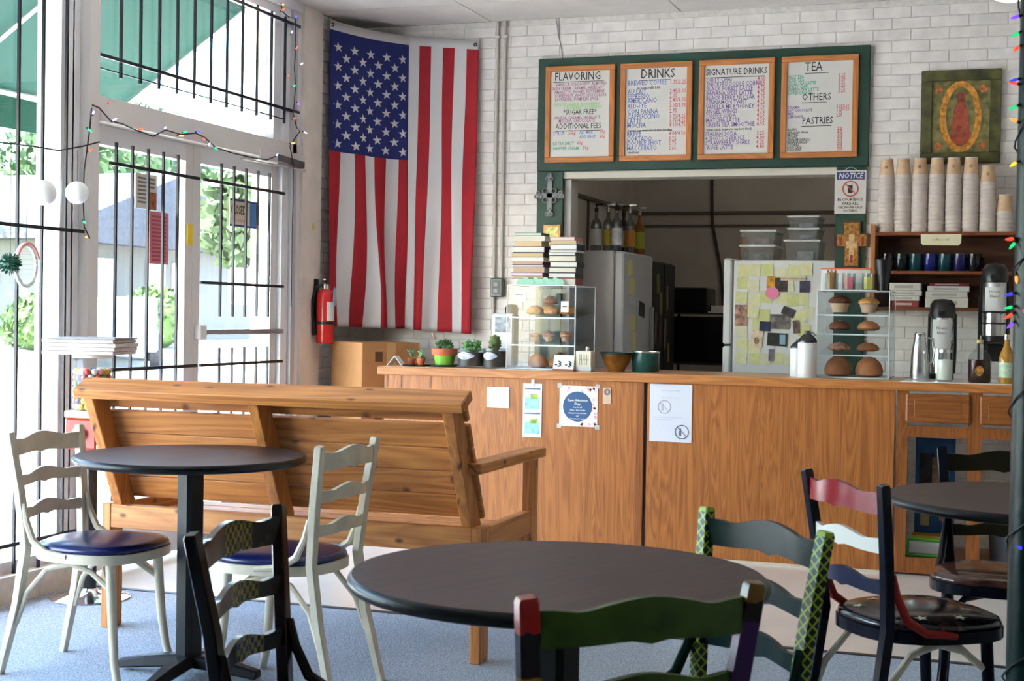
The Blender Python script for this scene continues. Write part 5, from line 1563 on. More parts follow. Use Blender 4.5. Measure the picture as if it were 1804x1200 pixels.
MB().tube([(-.04, 0, .095), (-.055, 0, .13), (-.07, 0, .17)], .003, 5).ball((-.07, 0, .175), .010, 8, 6).ball((-.062, .005, .165), .008, 8, 6).ball((-.075, -.004, .185), .007, 8, 6).build('dried_bloom', mat('dry_bloom', (170, 140, 120), .8), gp)
def jar(label, x, y, r, h, soil_h, plant):
    j = thing('planter_jar', label, 'planter', (x, y, CT))
    lathe_part(j, 'jar', [(r * .96, 0), (r, .006), (r, h), (r * .97, h), (r * .97, .008), (.0001, .008)], clear('tumbler', (240, 244, 244), .03, .03, .02), 24)
    lathe_part(j, 'soil', [(r * .95, .0085), (r * .955, soil_h), (.0001, soil_h + .004)], M_soil, 24)
    MB().lathe([(r * 1.005, h * .48), (r * 1.005, h * .80)], 24, cap=False).build('label_band', mat('jar_label', (170, 176, 200), .5, var=.25, vs=50), j, smooth=50) if False else None
    q = MB()
    n = 10
    vs = []
    for i in range(n + 1):
        a = -math.pi / 2 - .2 + (i / n - .5) * 1.5
        bl = .16 * math.sin(math.pi * i / n) + .04
        for zz in (h * (.62 - bl), h * (.62 + bl)):
            vs.append((r * 1.012 * math.cos(a), r * 1.012 * math.sin(a), zz))
    q.add(vs, [(2 * i, 2 * i + 2, 2 * i + 3, 2 * i + 1) for i in range(n)])
    q.build('label', mat('jar_label', (178, 184, 206), .5, var=.22, vs=60), j)
    plant(j, soil_h)
def pl1(j, z):
    q = MB()
    for k in range(6):
        a = k * 1.05
        sprig(q, (.04 * math.cos(a), .04 * math.sin(a), z), .07, 3, .02)
    leaf_rosette(q, (.02, -.01, z), .06, 16, .05)
    q.build('plant', mat('leaf_fresh', (84, 140, 70), .6, var=.25, vs=30), j)
def pl2(j, z):
    q = MB()
    q.lathe([(.018, 0), (.032, .03), (.034, .055), (.022, .085), (.001, .095)], 14, (0, 0, z))
    for k in range(60):
        a = rnd.uniform(0, 6.28); zz = rnd.uniform(.01, .085); rr = .034 if zz < .06 else .026
        q.tube([(rr * .9 * math.cos(a), rr * .9 * math.sin(a), z + zz), (rr * 1.22 * math.cos(a), rr * 1.22 * math.sin(a), z + zz + .005)], [.003, .0008], 4)
    q.build('cactus', mat('cactus', (92, 104, 58), .7, var=.3, vs=60), j)
jar('wide clear planter jar with leafy plant and oval label', -2.925, 7.79, .082, .108, .085, pl1)
jar('clear planter jar with small cactus left of the pastry case', -2.778, 7.77, .066, .112, .095, pl2)
ds = thing('napkin_dispenser', 'white plastic dispenser with black lid behind the planter jars', 'dispenser', (-2.83, 8.10, CT))
MB().box(-.07, .065, -.05, .05, 0, .31).build('body', mat('disp_white', (224, 226, 228), .4), ds, bevel=.01)
MB().box(-.05, .045, -.0515, -.05, .20, .29).build('front_window', mat('disp_grey', (150, 156, 164), .4, var=.3, vs=30), ds)
MB().lathe([(.036, .30), (.04, .34), (.03, .362), (.001, .366)], 16, (.035, 0, 0)).build('lid', M_black, ds, smooth=50)

# acrylic pastry cases
def pastry_case(label, x0, x1, y0, y1, z1, shelves):
    c = thing('pastry_case', label, 'display case', ((x0 + x1) / 2, (y0 + y1) / 2, CT))
    a, b_, h = (x1 - x0) / 2, (y1 - y0) / 2, z1 - CT
    th = .004
    MB().box(-a, -a + th, -b_, b_, 0, h).build('side_panel', M_acryl, c)
    MB().box(a - th, a, -b_, b_, 0, h).build('side_panel', M_acryl, c)
    MB().box(-a + th, a - th, b_ - th, b_, 0, h).build('back_panel', M_acryl, c)
    MB().box(-a + th, a - th, -b_, -b_ + th, 0, h).build('front_panel', M_acryl, c)
    MB().box(-a, a, -b_, b_, h, h + th).build('top_panel', M_acryl, c)
    MB().box(-a + th, a - th, -b_ + th, b_ - th, 0, .006).build('base_panel', mat('case_base', (200, 204, 206), .3), c)
    q = MB()
    e = .0045
    for sx in (-a, a):
        for sy in (-b_, b_):
            q.box(sx - e / 2, sx + e / 2, sy - e / 2, sy + e / 2, 0, h + th)
    for z in (0.003, h + th / 2):
        q.box(-a, a, -b_ - e / 2, -b_ + e / 2, z - e / 2, z + e / 2).box(-a, a, b_ - e / 2, b_ + e / 2, z - e / 2, z + e / 2)
        q.box(-a - e / 2, -a + e / 2, -b_, b_, z - e / 2, z + e / 2).box(a - e / 2, a + e / 2, -b_, b_, z - e / 2, z + e / 2)
    q.build('polished_edges', M_acedge, c)
    for z in shelves:
        s_ = MB()
        s_.add([(-a + th, -b_ + .02, z - .018), (a - th, -b_ + .02, z - .018), (a - th, b_ - th, z + .018), (-a + th, b_ - th, z + .018), (-a + th, -b_ + .02, z - .014), (a - th, -b_ + .02, z - .014), (a - th, b_ - th, z + .022), (-a + th, b_ - th, z + .022)],
               [(0, 3, 2, 1), (4, 5, 6, 7), (0, 1, 5, 4), (1, 2, 6, 5), (2, 3, 7, 6), (3, 0, 4, 7)])
        t_ = s_.build('shelf', M_acryl, c)
        MB().box(-a + th, a - th, -b_ + .016, -b_ + .020, z - .020, z - .012).build('shelf_lip', M_acedge, t_)
    return c
pastry_case('clear acrylic pastry case with books stacked on top', -2.705, -2.305, 7.76, 8.16, 1.445, (.150, .305))
pastry_case('clear acrylic pastry case at the right with sweetener jars on top', -.985, -.615, 7.76, 8.14, 1.432, (.135, .245, .345))

M_crust = mat('golden_crust', (206, 146, 76), .6, var=.2, vs=40)
M_choc = mat('chocolate_crumb', (104, 56, 36), .8, var=.3, vs=60)
M_bun = mat('brown_bun', (178, 112, 70), .5, var=.18, vs=14)
M_wrap = mat('cake_wrap', (206, 170, 140), .7)
def muffin(label, x, y, z, s, mm, grp):
    p = thing('muffin', label, 'pastry', (x, y, z), 0, grp)
    lathe_part(p, 'wrapper', [(.7 * s, 0), (.95 * s, .9 * s), (.0001, .9 * s)], M_wrap, 16)
    q = MB().lathe([(.93 * s, .88 * s), (1.12 * s, .98 * s), (1.1 * s, 1.2 * s), (.75 * s, 1.5 * s), (.001, 1.62 * s)], 18)
    for k in range(22):
        a = rnd.uniform(0, 6.28); r_ = rnd.uniform(.1, .95) * s
        q.ball((r_ * math.cos(a), r_ * math.sin(a), 1.6 * s - .35 * r_), .13 * s, 6, 4)
    q.build('crown', mm, p, smooth=60)
def bun(label, x, y, z, s, mm, grp, fl=.55):
    p = thing('bun', label, 'pastry', (x, y, z), rnd.uniform(0, 3), grp)
    MB().lathe([(.6 * s, 0), (.95 * s, .12 * s), (1.0 * s, .35 * s * fl / .55), (.8 * s, .75 * s * fl / .55), (.4 * s, 1.0 * s * fl / .55), (.001, 1.05 * s * fl / .55)], 18).build('crumb', mm, p, smooth=60)
    q = MB()
    for k in range(3):
        pts = [(s * (.75 - .1 * abs(t_)) * math.sin(t_ * .9), s * (.3 * (k - 1)) , s * fl / .55 * (1.03 - .16 * t_ * t_ - .1 * abs(k - 1))) for t_ in (-.8, -.4, 0, .4, .8)]
        q.tube(pts, .03 * s, 5)
    q.build('glaze', mat('glaze', (232, 206, 170), .3), p)
zt = CT + .305
for i, (x, y) in enumerate(((-2.60, 7.95), (-2.50, 7.95), (-2.41, 7.97), (-2.55, 8.06))):
    bun(('leftmost', 'middle', 'rightmost', 'rear')[i] + ' golden pastry on the top shelf of the left case', x, y, zt + .004 + (y - 7.96) * .1, .049, M_crust, 'golden pastries on the top shelf of the left case')
bun('brown glazed pastry sitting on the pile in the left case', -2.52, 7.99, zt + .062, .045, M_bun, None)
for i, (x, y) in enumerate(((-2.60, 7.95), (-2.51, 7.94), (-2.42, 7.96), (-2.56, 8.06), (-2.45, 8.06))):
    muffin(('front left', 'front middle', 'front right', 'rear left', 'rear right')[i] + ' crumbly muffin on the middle shelf of the left case', x, y, CT + .155 + (y - 7.96) * .1, .030, mat('crumb_pink', (186, 138, 112), .8, var=.3, vs=50), 'muffins on the middle shelf of the left case')
for i, (x, y) in enumerate(((-2.57, 7.92), (-2.45, 7.94))):
    bun(('left', 'right')[i] + ' large dark bun on the floor of the left case', x, y, CT + .007, .058, M_bun, 'buns on the floor of the left case', .7)
muffin('chocolate crumb muffin, left on the top shelf of the right case', -.885, 7.92, CT + .345, .054, M_choc, None)
muffin('golden muffin, right on the top shelf of the right case', -.735, 7.92, CT + .345, .050, M_crust, None)
for i, x in enumerate((-.885, -.735)):
    bun('%s on the second shelf of the right case' % ('dark bun, left' if i == 0 else 'paler bun, right'), x, 7.93, CT + .250, .060, M_choc if i == 0 else M_bun, None, .45)
    bun('%s on the third shelf of the right case' % ('flat pink bun, left' if i == 0 else 'flat brown bun, right'), x, 7.93, CT + .140, .060, mat('crumb_pink', (186, 138, 112)) if i == 0 else M_bun, None, .4)
bun('large glossy bun, left on the floor of the right case', -.885, 7.90, CT + .007, .074, M_bun, None, .75)
bun('large glossy bun, right on the floor of the right case', -.725, 7.90, CT + .007, .074, M_bun, None, .75)
for i, (x, z, lb) in enumerate(((-2.44, 1.30, 'white price card hanging inside the right half of the left case'),)):
    c_ = thing('price_card', lb, 'card', (-2.365, 7.755, 1.33))
    MB().box(-.022, .022, -.002, 0, -.03, .03).build('sheet', M_paper, c_)
    MB().box(-.014, .014, -.0026, -.002, -.002, .002).build('print', M_ink, c_)
c_ = thing('price_card', 'cream price card stuck on the upper left of the left case', 'card', (-2.63, 7.755, 1.385))
MB().box(-.038, .038, -.002, 0, -.032, .032).build('sheet', mat('cream_card', (232, 228, 214), .7), c_)
MB().box(-.025, .02, -.0026, -.002, .005, .009).build('print', mat('grey_ink', (150, 144, 124)), c_)

# books on the left case
def book(label, x0, x1, z0, hh, cover, pages, y0, d, rz, grp):
    w = x1 - x0
    b_ = thing('book', label, 'book', ((x0 + x1) / 2, y0 + d / 2, z0), rz, grp)
    a, e = w / 2, d / 2
    th = min(.003, hh * .16)
    MB().box(-a, a, -e, e, 0.0003, th).box(-a, a, -e, e, hh - th, hh - .0003).box(a - .003, a, -e, e, th, hh - th).build('cover', cover, b_)
    MB().box(-a + .004, a - .0035, -e + .003, e - .003, th, hh - th).build('pages', pages, b_)
M_pg = [mat('pages_a', (208, 200, 184), .8), mat('pages_b', (200, 174, 136), .8), mat('pages_c', (214, 210, 202), .8), mat('pages_d', (190, 158, 124), .8)]
z = 1.4495
stackL = [(.036, (206, 214, 206), 2), (.016, (120, 90, 60), 1), (.018, (150, 60, 110), 2), (.030, (200, 196, 190), 3), (.014, (90, 50, 100), 2), (.018, (126, 44, 54), 3), (.024, (220, 214, 200), 2), (.026, (40, 34, 26), 1), (.034, (36, 34, 60), 2), (.032, (206, 176, 140), 1), (.028, (222, 226, 214), 0), (.018, (70, 110, 84), 2)]
nms = ['bottom', 'second', 'third', 'fourth', 'fifth', 'sixth', 'seventh', 'eighth', 'ninth', 'tenth', 'eleventh', 'top', 'thirteenth']
for i, (hh, c_, p) in enumerate(stackL):
    j = rnd.uniform(-.006, .006)
    if i > 8: j += .008
    pos = nms[i] + ('' if i in (0, 11) else ' from the bottom')
    book('book lying %s in the left book stack on the pastry case' % pos, -2.695 + j, -2.508 + j * .5 - (.02 if i in (9, 11) else 0), z, hh, mat('cov_%d_%d_%d' % c_, c_, .5), M_pg[p], 7.80, .145, rnd.uniform(-.04, .04), 'books stacked on the left pastry case')
    z += hh
z = 1.4495
stackR = [(.040, (150, 60, 60), 0), (.030, (30, 30, 34), 2), (.030, (40, 60, 66), 0), (.032, (34, 36, 40), 2), (.034, (70, 74, 60), 0), (.018, (60, 60, 66), 2), (.012, (216, 214, 210), 2), (.034, (40, 44, 70), 2), (.018, (206, 196, 170), 1), (.022, (190, 120, 120), 0)]
for i, (hh, c_, p) in enumerate(stackR):
    j = rnd.uniform(-.006, .006)
    pos = nms[i] + ' from the bottom' if 0 < i < 9 else ('bottom' if i == 0 else 'top')
    book('book lying %s in the right book stack on the pastry case' % pos, -2.475 + j, -2.315 + j - (.012 if i > 7 else 0), z, hh, mat('cov_%d_%d_%d' % c_, c_, .5), M_pg[p], 7.80, .15, rnd.uniform(-.04, .04), 'books stacked on the left pastry case')
    z += hh
lf = thing('leaf_garland', 'green leaf garland at the foot of the book stacks', 'garland', (-2.52, 7.785, 1.4495))
for k in range(9):
    x = -.115 + k * .029
    hgt = .045 if k % 2 else .036
    cm = mat('leaf_%d' % (k % 3), ((150, 200, 176), (40, 122, 74), (60, 140, 92))[k % 3 if k > 2 else 0], .5)
    q = MB().prism([(x - .02, 0), (x - .024, hgt * .5), (x - .008, hgt), (x + .012, hgt * .9), (x + .024, hgt * .45), (x + .016, 0)], -.003 + .002 * (k % 2), -.001 + .002 * (k % 2))
    q.build('leaf', cm, lf)

# small things in front
dt = thing('date_block', 'white flip date block reading 3 and 3 on the counter', 'calendar', (-2.33, 7.655, CT))
MB().prism([(-.03, .012), (.028, .012), (.012, .086), (-.004, .086)], -.058, .058, 'yz').build('body', mat('block_white', (232, 232, 228), .5), dt)
MB().box(-.060, .060, -.034, .034, 0, .012).build('base', mat('block_base', (150, 88, 62), .5), dt, bevel=.002)
lean_ = math.atan2(.026, .074)
for x in (-.029, .029):
    q = MB()
    q.x = Matrix.Translation((x, -.0305, .024)) @ Matrix.Rotation(-lean_, 4, 'X')
    q.text('-3', .048, (0, 0, 0), 'CENTER', bold=.001)
    q.build('numeral', M_ink, dt)
tn = thing('storage_tin', 'pale square tin with knob lid and painted stems', 'tin', (-2.222, 7.69, CT))
MB().box(-.044, .044, -.04, .04, 0, .112).build('body', mat('tin_cream', (214, 208, 190), .35), tn, bevel=.004)
MB().cyl((.012, 0, .112), (.012, 0, .135), .012, n=12).build('knob', M_steel, tn)
q = MB()
for x in (-.022, -.008, .006, .02):
    q.bar((x, -.0405, .035), (x + rnd.uniform(-.006, .006), -.0405, .095), .002, .002, (0, 1, 0))
    q.bar((x, -.0405, .06), (x + .01, -.0405, .07), .002, .002, (0, 1, 0))
q.build('painted_stems', mat('stem_ink', (110, 110, 90), .6), tn)
MB().box(-.0445, .0445, -.0405, .0405, .005, .025).build('band', mat('tin_band', (190, 198, 206), .35), tn)
bw = thing('wooden_bowl', 'amber brown pottery bowl with teal rim', 'bowl', (-2.075, 7.80, CT))
lathe_part(bw, 'bowl', [(.045, 0), (.048, .012), (.07, .045), (.091, .098), (.088, .1), (.064, .045), (.04, .016), (.0001, .014)], mat('amber_glaze', (126, 82, 30), .3, var=.35, vs=12), 28)
MB().lathe([(.0895, .094), (.0925, .1), (.0925, .106), (.087, .106), (.087, .098)], 28, cap=False).build('rim', mat('teal_rim', (34, 60, 58), .3), bw, smooth=50)
tcn = thing('teal_crock', 'straight sided dark teal crock beside the amber bowl', 'crock', (-1.925, 7.86, CT))
lathe_part(tcn, 'crock', [(.072, 0), (.076, .006), (.076, .108), (.071, .108), (.07, .01), (.0001, .01)], mat('teal_glaze', (20, 72, 68), .25, var=.15), 28)
MB().lathe([(.077, .104), (.0785, .108), (.0785, .113), (.070, .113)], 28, cap=False).build('rim', M_steel, tcn, smooth=50)

def dispenser(label, x, y, r, h):
    d_ = thing('sugar_pourer', label, 'pourer', (x, y, CT))
    lathe_part(d_, 'jar', [(r * .96, 0), (r, .008), (r, h * .72), (r * .93, h * .76)], mat('sugar_white', (218, 217, 215), .3), 24)
    lathe_part(d_, 'lid', [(r * .98, h * .75), (r * .98, h * .80), (r * .6, h * .9), (r * .35, h * .93), (r * .3, h)], mat('pourer_lid', (70, 72, 76), .25, .7), 20)
    MB().tube([(0, 0, h * .95), (r * .5, 0, h * .97), (r * .9, 0, h * .90)], .006, 6).build('spout', M_steel, d_, smooth=50)
dispenser('white sugar pourer with dark lid in front of the right pastry case', -1.022, 7.70, .050, .245)
dispenser('shorter white pourer behind the sugar pourer', -1.085, 7.83, .045, .200)
# sweetener jars on the right case
cd_ = thing('packet_caddy', 'clear caddy holding sweetener jars on the right pastry case', 'caddy', (-.835, 7.93, 1.4365))
MB().box(-.145, .145, -.055, .055, 0, .004).build('tray', M_acedge, cd_)
MB().box(-.145, .145, .051, .055, .004, .045).build('back', M_acryl, cd_)
for lb, x, cm, nm in (('glass of brown stir sticks on the right pastry case', -.93, mat('stick', (176, 120, 74), .7, var=.2), 'stick'), ('glass of pink sweetener packets on the right pastry case', -.84, mat('pink_packet', (236, 110, 134), .6), 'packet'), ('glass of yellow sweetener packets on the right pastry case', -.738, mat('yellow_packet', (232, 206, 84), .6), 'packet')):
    g_ = thing('sweetener_glass', lb, 'glass', (x, 7.92, 1.441))
    MB().lathe([(.034, 0), (.036, .09), (.0345, .09), (.0325, .004), (.0001, .004)], 18, cap=False).build('glass', clear('tumbler'), g_, smooth=50)
    if nm == 'stick':
        for k in range(12):
            a = k * .52
            MB().bar((.02 * math.cos(a), .02 * math.sin(a), .005), (.024 * math.cos(a) , .024 * math.sin(a), .10 + .008 * math.sin(k * 3)), .007, .003).build('stick', cm, g_)
    else:
        for k in range(5):
            y = -.02 + k * .009
            MB().box(-.022, .022, y, y + .005, .006, .066 + .004 * (k % 2)).build('packet', cm, g_)
tb_ = thing('white_carton', 'white carton with orange top behind the sweetener glasses', 'carton', (-.87, 8.07, 1.4365))
MB().box(-.13, .13, -.045, .045, 0, .117).build('carton_box', M_paper, tb_, bevel=.002)
MB().box(-.131, .131, -.046, .046, .117, .124).build('lid', mat('orange_lid', (224, 120, 70), .5), tb_)
kb = thing('utensil_cup', 'tall black flared cup on the right end of the pastry case', 'cup', (-.662, 7.92, 1.4365))
lathe_part(kb, 'cup', [(.022, 0), (.024, .02), (.050, .165), (.046, .165), (.02, .02), (.0001, .02)], M_black, 18)
for k in range(4):
    MB().tube([(.01 * k - .015, .01, .03), (.02 * k - .03, .012, .17 + .008 * k)], .005, 6).build('utensil', M_black, kb)

cf_ = thing('steel_carafe', 'brushed steel carafe with loop handle', 'carafe', (-.462, 7.80, CT))
lathe_part(cf_, 'body', [(.044, 0), (.047, .01), (.044, .12), (.032, .205), (.027, .225), (.030, .240), (.028, .240)], M_steel, 24)
lathe_part(cf_, 'lid', [(.027, .238), (.024, .247), (.001, .249)], M_steel, 18)
MB().tube([(.03, 0, .22), (.065, 0, .215), (.074, 0, .16), (.066, 0, .10), (.046, 0, .085)], .005, 8).build('handle', M_steel, cf_, smooth=50)
def airpot(label, x, y, z, r, h, lh):
    a_ = thing('airpot', label, 'coffee airpot', (x, y, z))
    lathe_part(a_, 'base', [(r * 1.02, 0), (r * 1.02, .025), (r, .03)], M_black, 28)
    lathe_part(a_, 'body', [(r, .028), (r, h - lh), (r * .97, h - lh + .004)], mat('airpot_steel', (196, 196, 198), .18, 1.0), 28)
    lathe_part(a_, 'pump_lid', [(r * 1.06, h - lh), (r * 1.1, h - lh + .02), (r * 1.02, h - .03), (r * .7, h - .004), (.001, h)], M_black, 28)
    MB().box(-r * .35, r * .35, -r * 1.6, -r * .9, h - lh + .012, h - lh + .04).build('spout', M_black, a_, bevel=.006)
    MB().tube([(-r * 1.05, 0, h - lh + .02), (-r * 1.08, .01, h * .4), (-r * 1.02, 0, .03)], .008, 6).build('side_rail', M_black, a_)
    MB().tube([(r * 1.05, 0, h - lh + .02), (r * 1.08, .01, h * .4), (r * 1.02, 0, .03)], .008, 6).build('side_rail', M_black, a_)
    q = MB(); n = 8; vs = []
    for i in range(n + 1):
        t_ = -math.pi / 2 + (i / n - .5) * 1.75
        for zz in (h * .38, h * .74 - (0.02 if h < .42 else 0)):
            vs.append((r * 1.01 * math.cos(t_), r * 1.01 * math.sin(t_), zz))
    q.add(vs, [(2 * i, 2 * i + 2, 2 * i + 3, 2 * i + 1) for i in range(n)]).build('label', M_paper, a_)
    q = MB().text('House', .021, (0, -r * 1.03, h * .62), 'CENTER').text('Blend', .021, (0, -r * 1.03, h * .56), 'CENTER')
    q.build('lettering', mat('grey_ink2', (110, 106, 100), .7), a_)
airpot('steel coffee airpot with black lid standing on the counter', -.365, 8.06, CT, .062, .425, .10)
rk = thing('wire_stand', 'black wire stand raising the rear airpot', 'stand', (-.105, 8.10, CT))
for x in (-.075, .075):
    for y in (-.075, .075):
        MB().cyl((x, y, 0), (x, y, .44), .004, n=6).build('wire_leg', M_black, rk)
for z in (.195, .30, .36):
    MB().tube([(-.075, -.075, z), (.075, -.075, z), (.075, .075, z), (-.075, .075, z)], .004, 6, True).build('wire_ring', M_black, rk)
MB().box(-.072, .072, -.072, .072, .196, .204).build('platform', M_black, rk)
MB().box(-.05, .05, -.06, .06, .10, .19).build('drip_box', M_black, rk, bevel=.006)
airpot('taller steel airpot raised on the black wire stand', -.105, 8.10, CT + .205, .062, .41, .10)
sj = thing('sugar_jar', 'glass jar of white sugar in front of the airpot', 'jar', (-.335, 7.74, CT))
lathe_part(sj, 'glass', [(.038, 0), (.040, .01), (.040, .12), (.034, .14), (.034, .155)], clear('tumbler'), 20)
lathe_part(sj, 'sugar', [(.036, .008), (.0385, .012), (.0385, .11), (.0001, .115)], mat('sugar', (236, 232, 222), .8), 20)
lathe_part(sj, 'lid', [(.036, .148), (.036, .162), (.001, .166)], M_steel, 20)
sy = thing('syrup_jug', 'dark maple syrup jug with emblem and stopper', 'bottle', (-.165, 7.72, CT))
lathe_part(sy, 'jug', [(.052, 0), (.056, .008), (.056, .115)], mat('maple', (46, 18, 12), .12), 24)
lathe_part(sy, 'shoulder', [(.056, .115), (.05, .14), (.018, .175), (.015, .20)], clear('tumbler'), 24)
lathe_part(sy, 'stopper', [(.017, .198), (.017, .215), (.012, .218)], mat('cork', (186, 166, 110), .7), 14)
MB().tube([(.015, 0, .195), (.034, 0, .19), (.036, 0, .165), (.026, 0, .155)], .004, 6).build('loop_handle', mat('maple', (46, 18, 12)), sy)
MB().prism([(.022 * math.cos(a), .06 + .026 * math.sin(a)) for a in [k * math.pi / 7 for k in range(14)]], -.058, -.0525).build('emblem', mat('gold_emblem', (150, 104, 40), .5, var=.4, vs=60), sy)
bt = thing('label_bottle', 'glass syrup bottle with green and white label by the pole', 'bottle', (-.036, 7.70, CT))
lathe_part(bt, 'bottle', [(.036, 0), (.038, .01), (.038, .125), (.03, .155), (.014, .19), (.013, .225)], mat('honey_glass', (170, 120, 40), .1), 20)
MB().lathe([(.0387, .03), (.0387, .105)], 20, cap=False).build('label', mat('green_label', (186, 206, 180), .6, var=.15, vs=30), bt, smooth=50)
lathe_part(bt, 'cap', [(.015, .222), (.015, .245), (.001, .247)], M_steel, 14)
wp = MB()
pp = thing('loose_papers', 'thin sheet of paper under the left pastry case', 'paper', (-2.56, 7.70, CT))
MB().box(-.16, .14, -.07, .05, .0003, .0018).build('sheet', M_paper, pp)
# ------------------------------------------------------------------ green pole with string lights
PX, PY, PR = 0.056, 3.40, 0.060
pole = thing('support_pole', 'dark green painted steel pole at the right edge', 'pole', (PX, PY, 0))
MB().cyl((0, 0, 0.012), (0, 0, CZ), PR, n=32).build('shaft', M_pole, pole, smooth=40)
MB().cyl((0, 0, 0), (0, 0, 0.012), 0.10, n=24).build('base_plate', M_pole, pole)
BC = dict(p=((120, 70, 255), 'purple'), g=((20, 200, 110), 'green'), r=((255, 70, 40), 'red'), b=((50, 60, 255), 'blue'), o=((255, 150, 60), 'orange'), y=((240, 210, 40), 'yellow'), w=((190, 180, 255), 'violet'))
M_sock = mat('bulb_socket', (14, 26, 22), .5)
def bulb(par, p, d, col, s=1.0, glow=3.0):
    p, d = Vector(p), Vector(d).normalized()
    m_ = mat('bulb_%s_%s' % (BC[col][1], glow), BC[col][0], .15, emit=glow)
    k = MB().tube([p, p + d * .009 * s], .0035 * s, 8).build('socket', M_sock, par)
    MB().tube([p + d * .009 * s, p + d * .013 * s, p + d * .020 * s, p + d * .027 * s, p + d * .030 * s], [.0030 * s, .0042 * s, .0038 * s, .002 * s, .0004 * s], 8).build('bulb', m_, k, smooth=60)
sl = thing('string_lights', 'multicolour string lights wound around the green pole', 'string lights', (PX, PY, 0))
pts = []
for i in range(220):
    z = 0.35 + i * 0.0122
    a = i * 0.26
    rr = PR + .004 + .003 * math.sin(i * 1.7)
    pts.append((rr * math.cos(a), rr * math.sin(a), z))
MB().tube(pts, .0022, 6).build('cord', mat('cord_green', (10, 20, 18), .6), sl)
for (x, z), c_ in zip(((-0.026, 1.943), (-0.02, 1.904), (-0.009, 1.878), (-0.025, 1.805), (-0.001, 1.813), (-0.034, 1.741), (-0.012, 1.722), (-0.011, 1.626), (-0.023, 1.462), (-0.015, 1.442), (0.001, 1.372), (-0.004, 1.346), (-0.008, 1.316), (-0.029, 1.284), (-0.012, 1.273)), 'pgrrbgoyrgobgrp'):
    tip = Vector((x - PX, -0.03, z))
    root = Vector((-PR * .93, -PR * .37, z + rnd.uniform(-.005, .02)))
    d = tip - root
    if d.length < .012:
        d = Vector((-1, -.4, -.3))
    bulb(sl, root, d, c_, .9, .35)
for k in range(14):
    z = .45 + k * .17
    a = k * 2.1
    bulb(sl, (PR * math.cos(a), PR * math.sin(a), z), (math.cos(a), math.sin(a), .3), 'rgbop'[k % 5], .9, .35)

# string lights round the entrance
ws = thing('string_lights', 'multicolour string lights draped over the entrance door frame', 'string lights', (WX, 5.7, 2.15))
def cord(pl, x):
    MB().tube([(x, y - 5.7, z - 2.15) for y, z in pl], .0035, 6).build('cord', mat('cord_green', (10, 20, 18)), ws)
cord([(5.74, 2.215), (5.793, 2.209), (5.884, 2.161), (5.976, 2.159), (6.11, 2.141), (6.243, 2.132), (6.354, 2.177), (6.491, 2.171), (6.638, 2.195), (6.722, 2.184), (6.838, 2.144), (7.017, 2.133), (7.236, 2.132), (7.399, 2.137), (7.512, 2.172)], .07)
cord([(7.537, 3.055), (7.545, 3.008), (7.629, 2.992), (7.714, 2.998), (7.72, 2.81), (7.708, 2.708), (7.726, 2.611), (7.714, 2.51), (7.702, 2.441), (7.747, 2.364), (7.791, 2.349), (7.721, 2.294), (7.665, 2.247), (7.711, 2.143), (7.716, 1.976), (7.707, 1.776), (7.707, 1.542), (7.707, 1.308)], .075)
cord([(5.726, 2.2), (5.715, 2.107), (5.695, 2.009), (5.675, 1.908), (5.669, 1.778), (5.68, 1.65), (5.724, 1.6)], .075)
cord([(4.9, 1.95), (5.143, 1.97), (5.294, 1.976), (5.492, 1.978), (5.659, 2.015), (5.798, 2.052)], .07)
for (y, z), c_ in zip([(5.854, 2.239), (5.735, 2.167), (5.879, 2.155), (6.095, 2.139), (6.333, 2.174), (6.449, 2.16), (6.496, 2.18), (6.621, 2.198), (6.694, 2.181), (6.746, 2.142), (6.809, 2.146), (7.494, 2.169), (7.539, 3.045), (7.52, 3.002), (7.702, 2.996), (7.655, 2.897), (7.708, 2.814), (7.775, 2.736), (7.62, 2.654), (7.678, 2.597), (7.738, 2.513), (7.684, 2.405), (7.816, 2.352), (7.66, 2.26), (5.688, 2.104), (5.69, 1.992), (5.665, 1.68), (5.688, 1.611)], 'rwwrwogbrwgworbwrwrgprwogrgog'):
    d = Vector((.6, rnd.uniform(-.6, .6), rnd.uniform(-.5, .5)))
    bulb(ws, (.075, y - 5.7, z - 2.15), d, c_, 1.15, .8)

# globe lamp just above the frame
gl = thing('globe_lamp', 'cream glowing globe lamp hanging at the top right', 'lamp', (-.045, 6.0, 2.525))
MB().ball((0, 0, .13), .13, 24, 14).build('globe', mat('globe_glow', (255, 240, 206), .3, emit=1.0), gl, smooth=60)
MB().cyl((0, 0, .25), (0, 0, .30), .04, n=16).build('fitter', M_alu, gl)
MB().cyl((0, 0, .30), (0, 0, CZ - 2.525), .006, n=8).build('stem', M_alu, gl)

# ------------------------------------------------------------------ fire extinguisher on the pier
fe = thing('fire_extinguisher', 'red fire extinguisher with black hose mounted by the flag', 'fire extinguisher', (-4.005, 8.10, 1.085))
M_fe = mat('extinguisher_red', (206, 28, 24), .25, coat=.3)
MB().lathe([(.048, 0), (.055, .008), (.055, .285), (.048, .315), (.022, .335)], 24).build('cylinder', M_fe, fe, smooth=40)
MB().lathe([(.020, .333), (.020, .362), (.012, .366)], 14).build('valve', M_chrome, fe, smooth=40)
MB().bar((0, .0, .372), (.03, -.08, .392), .016, .006).bar((0, 0, .360), (.03, -.075, .366), .016, .006).build('lever', M_steel, fe)
MB().tube([(-.015, -.01, .355), (-.05, -.03, .345), (-.066, -.04, .27), (-.066, -.04, .17), (-.055, -.04, .10)], .009, 8).build('hose', M_black, fe, smooth=50)
MB().cyl((-.055, -.04, .115), (-.05, -.04, .05), .013, .016, 10).build('nozzle', M_black, fe)
MB().lathe([(.0562, .118), (.0562, .135)], 24, cap=False).build('strap', M_black, fe)
q = MB(); vs = []
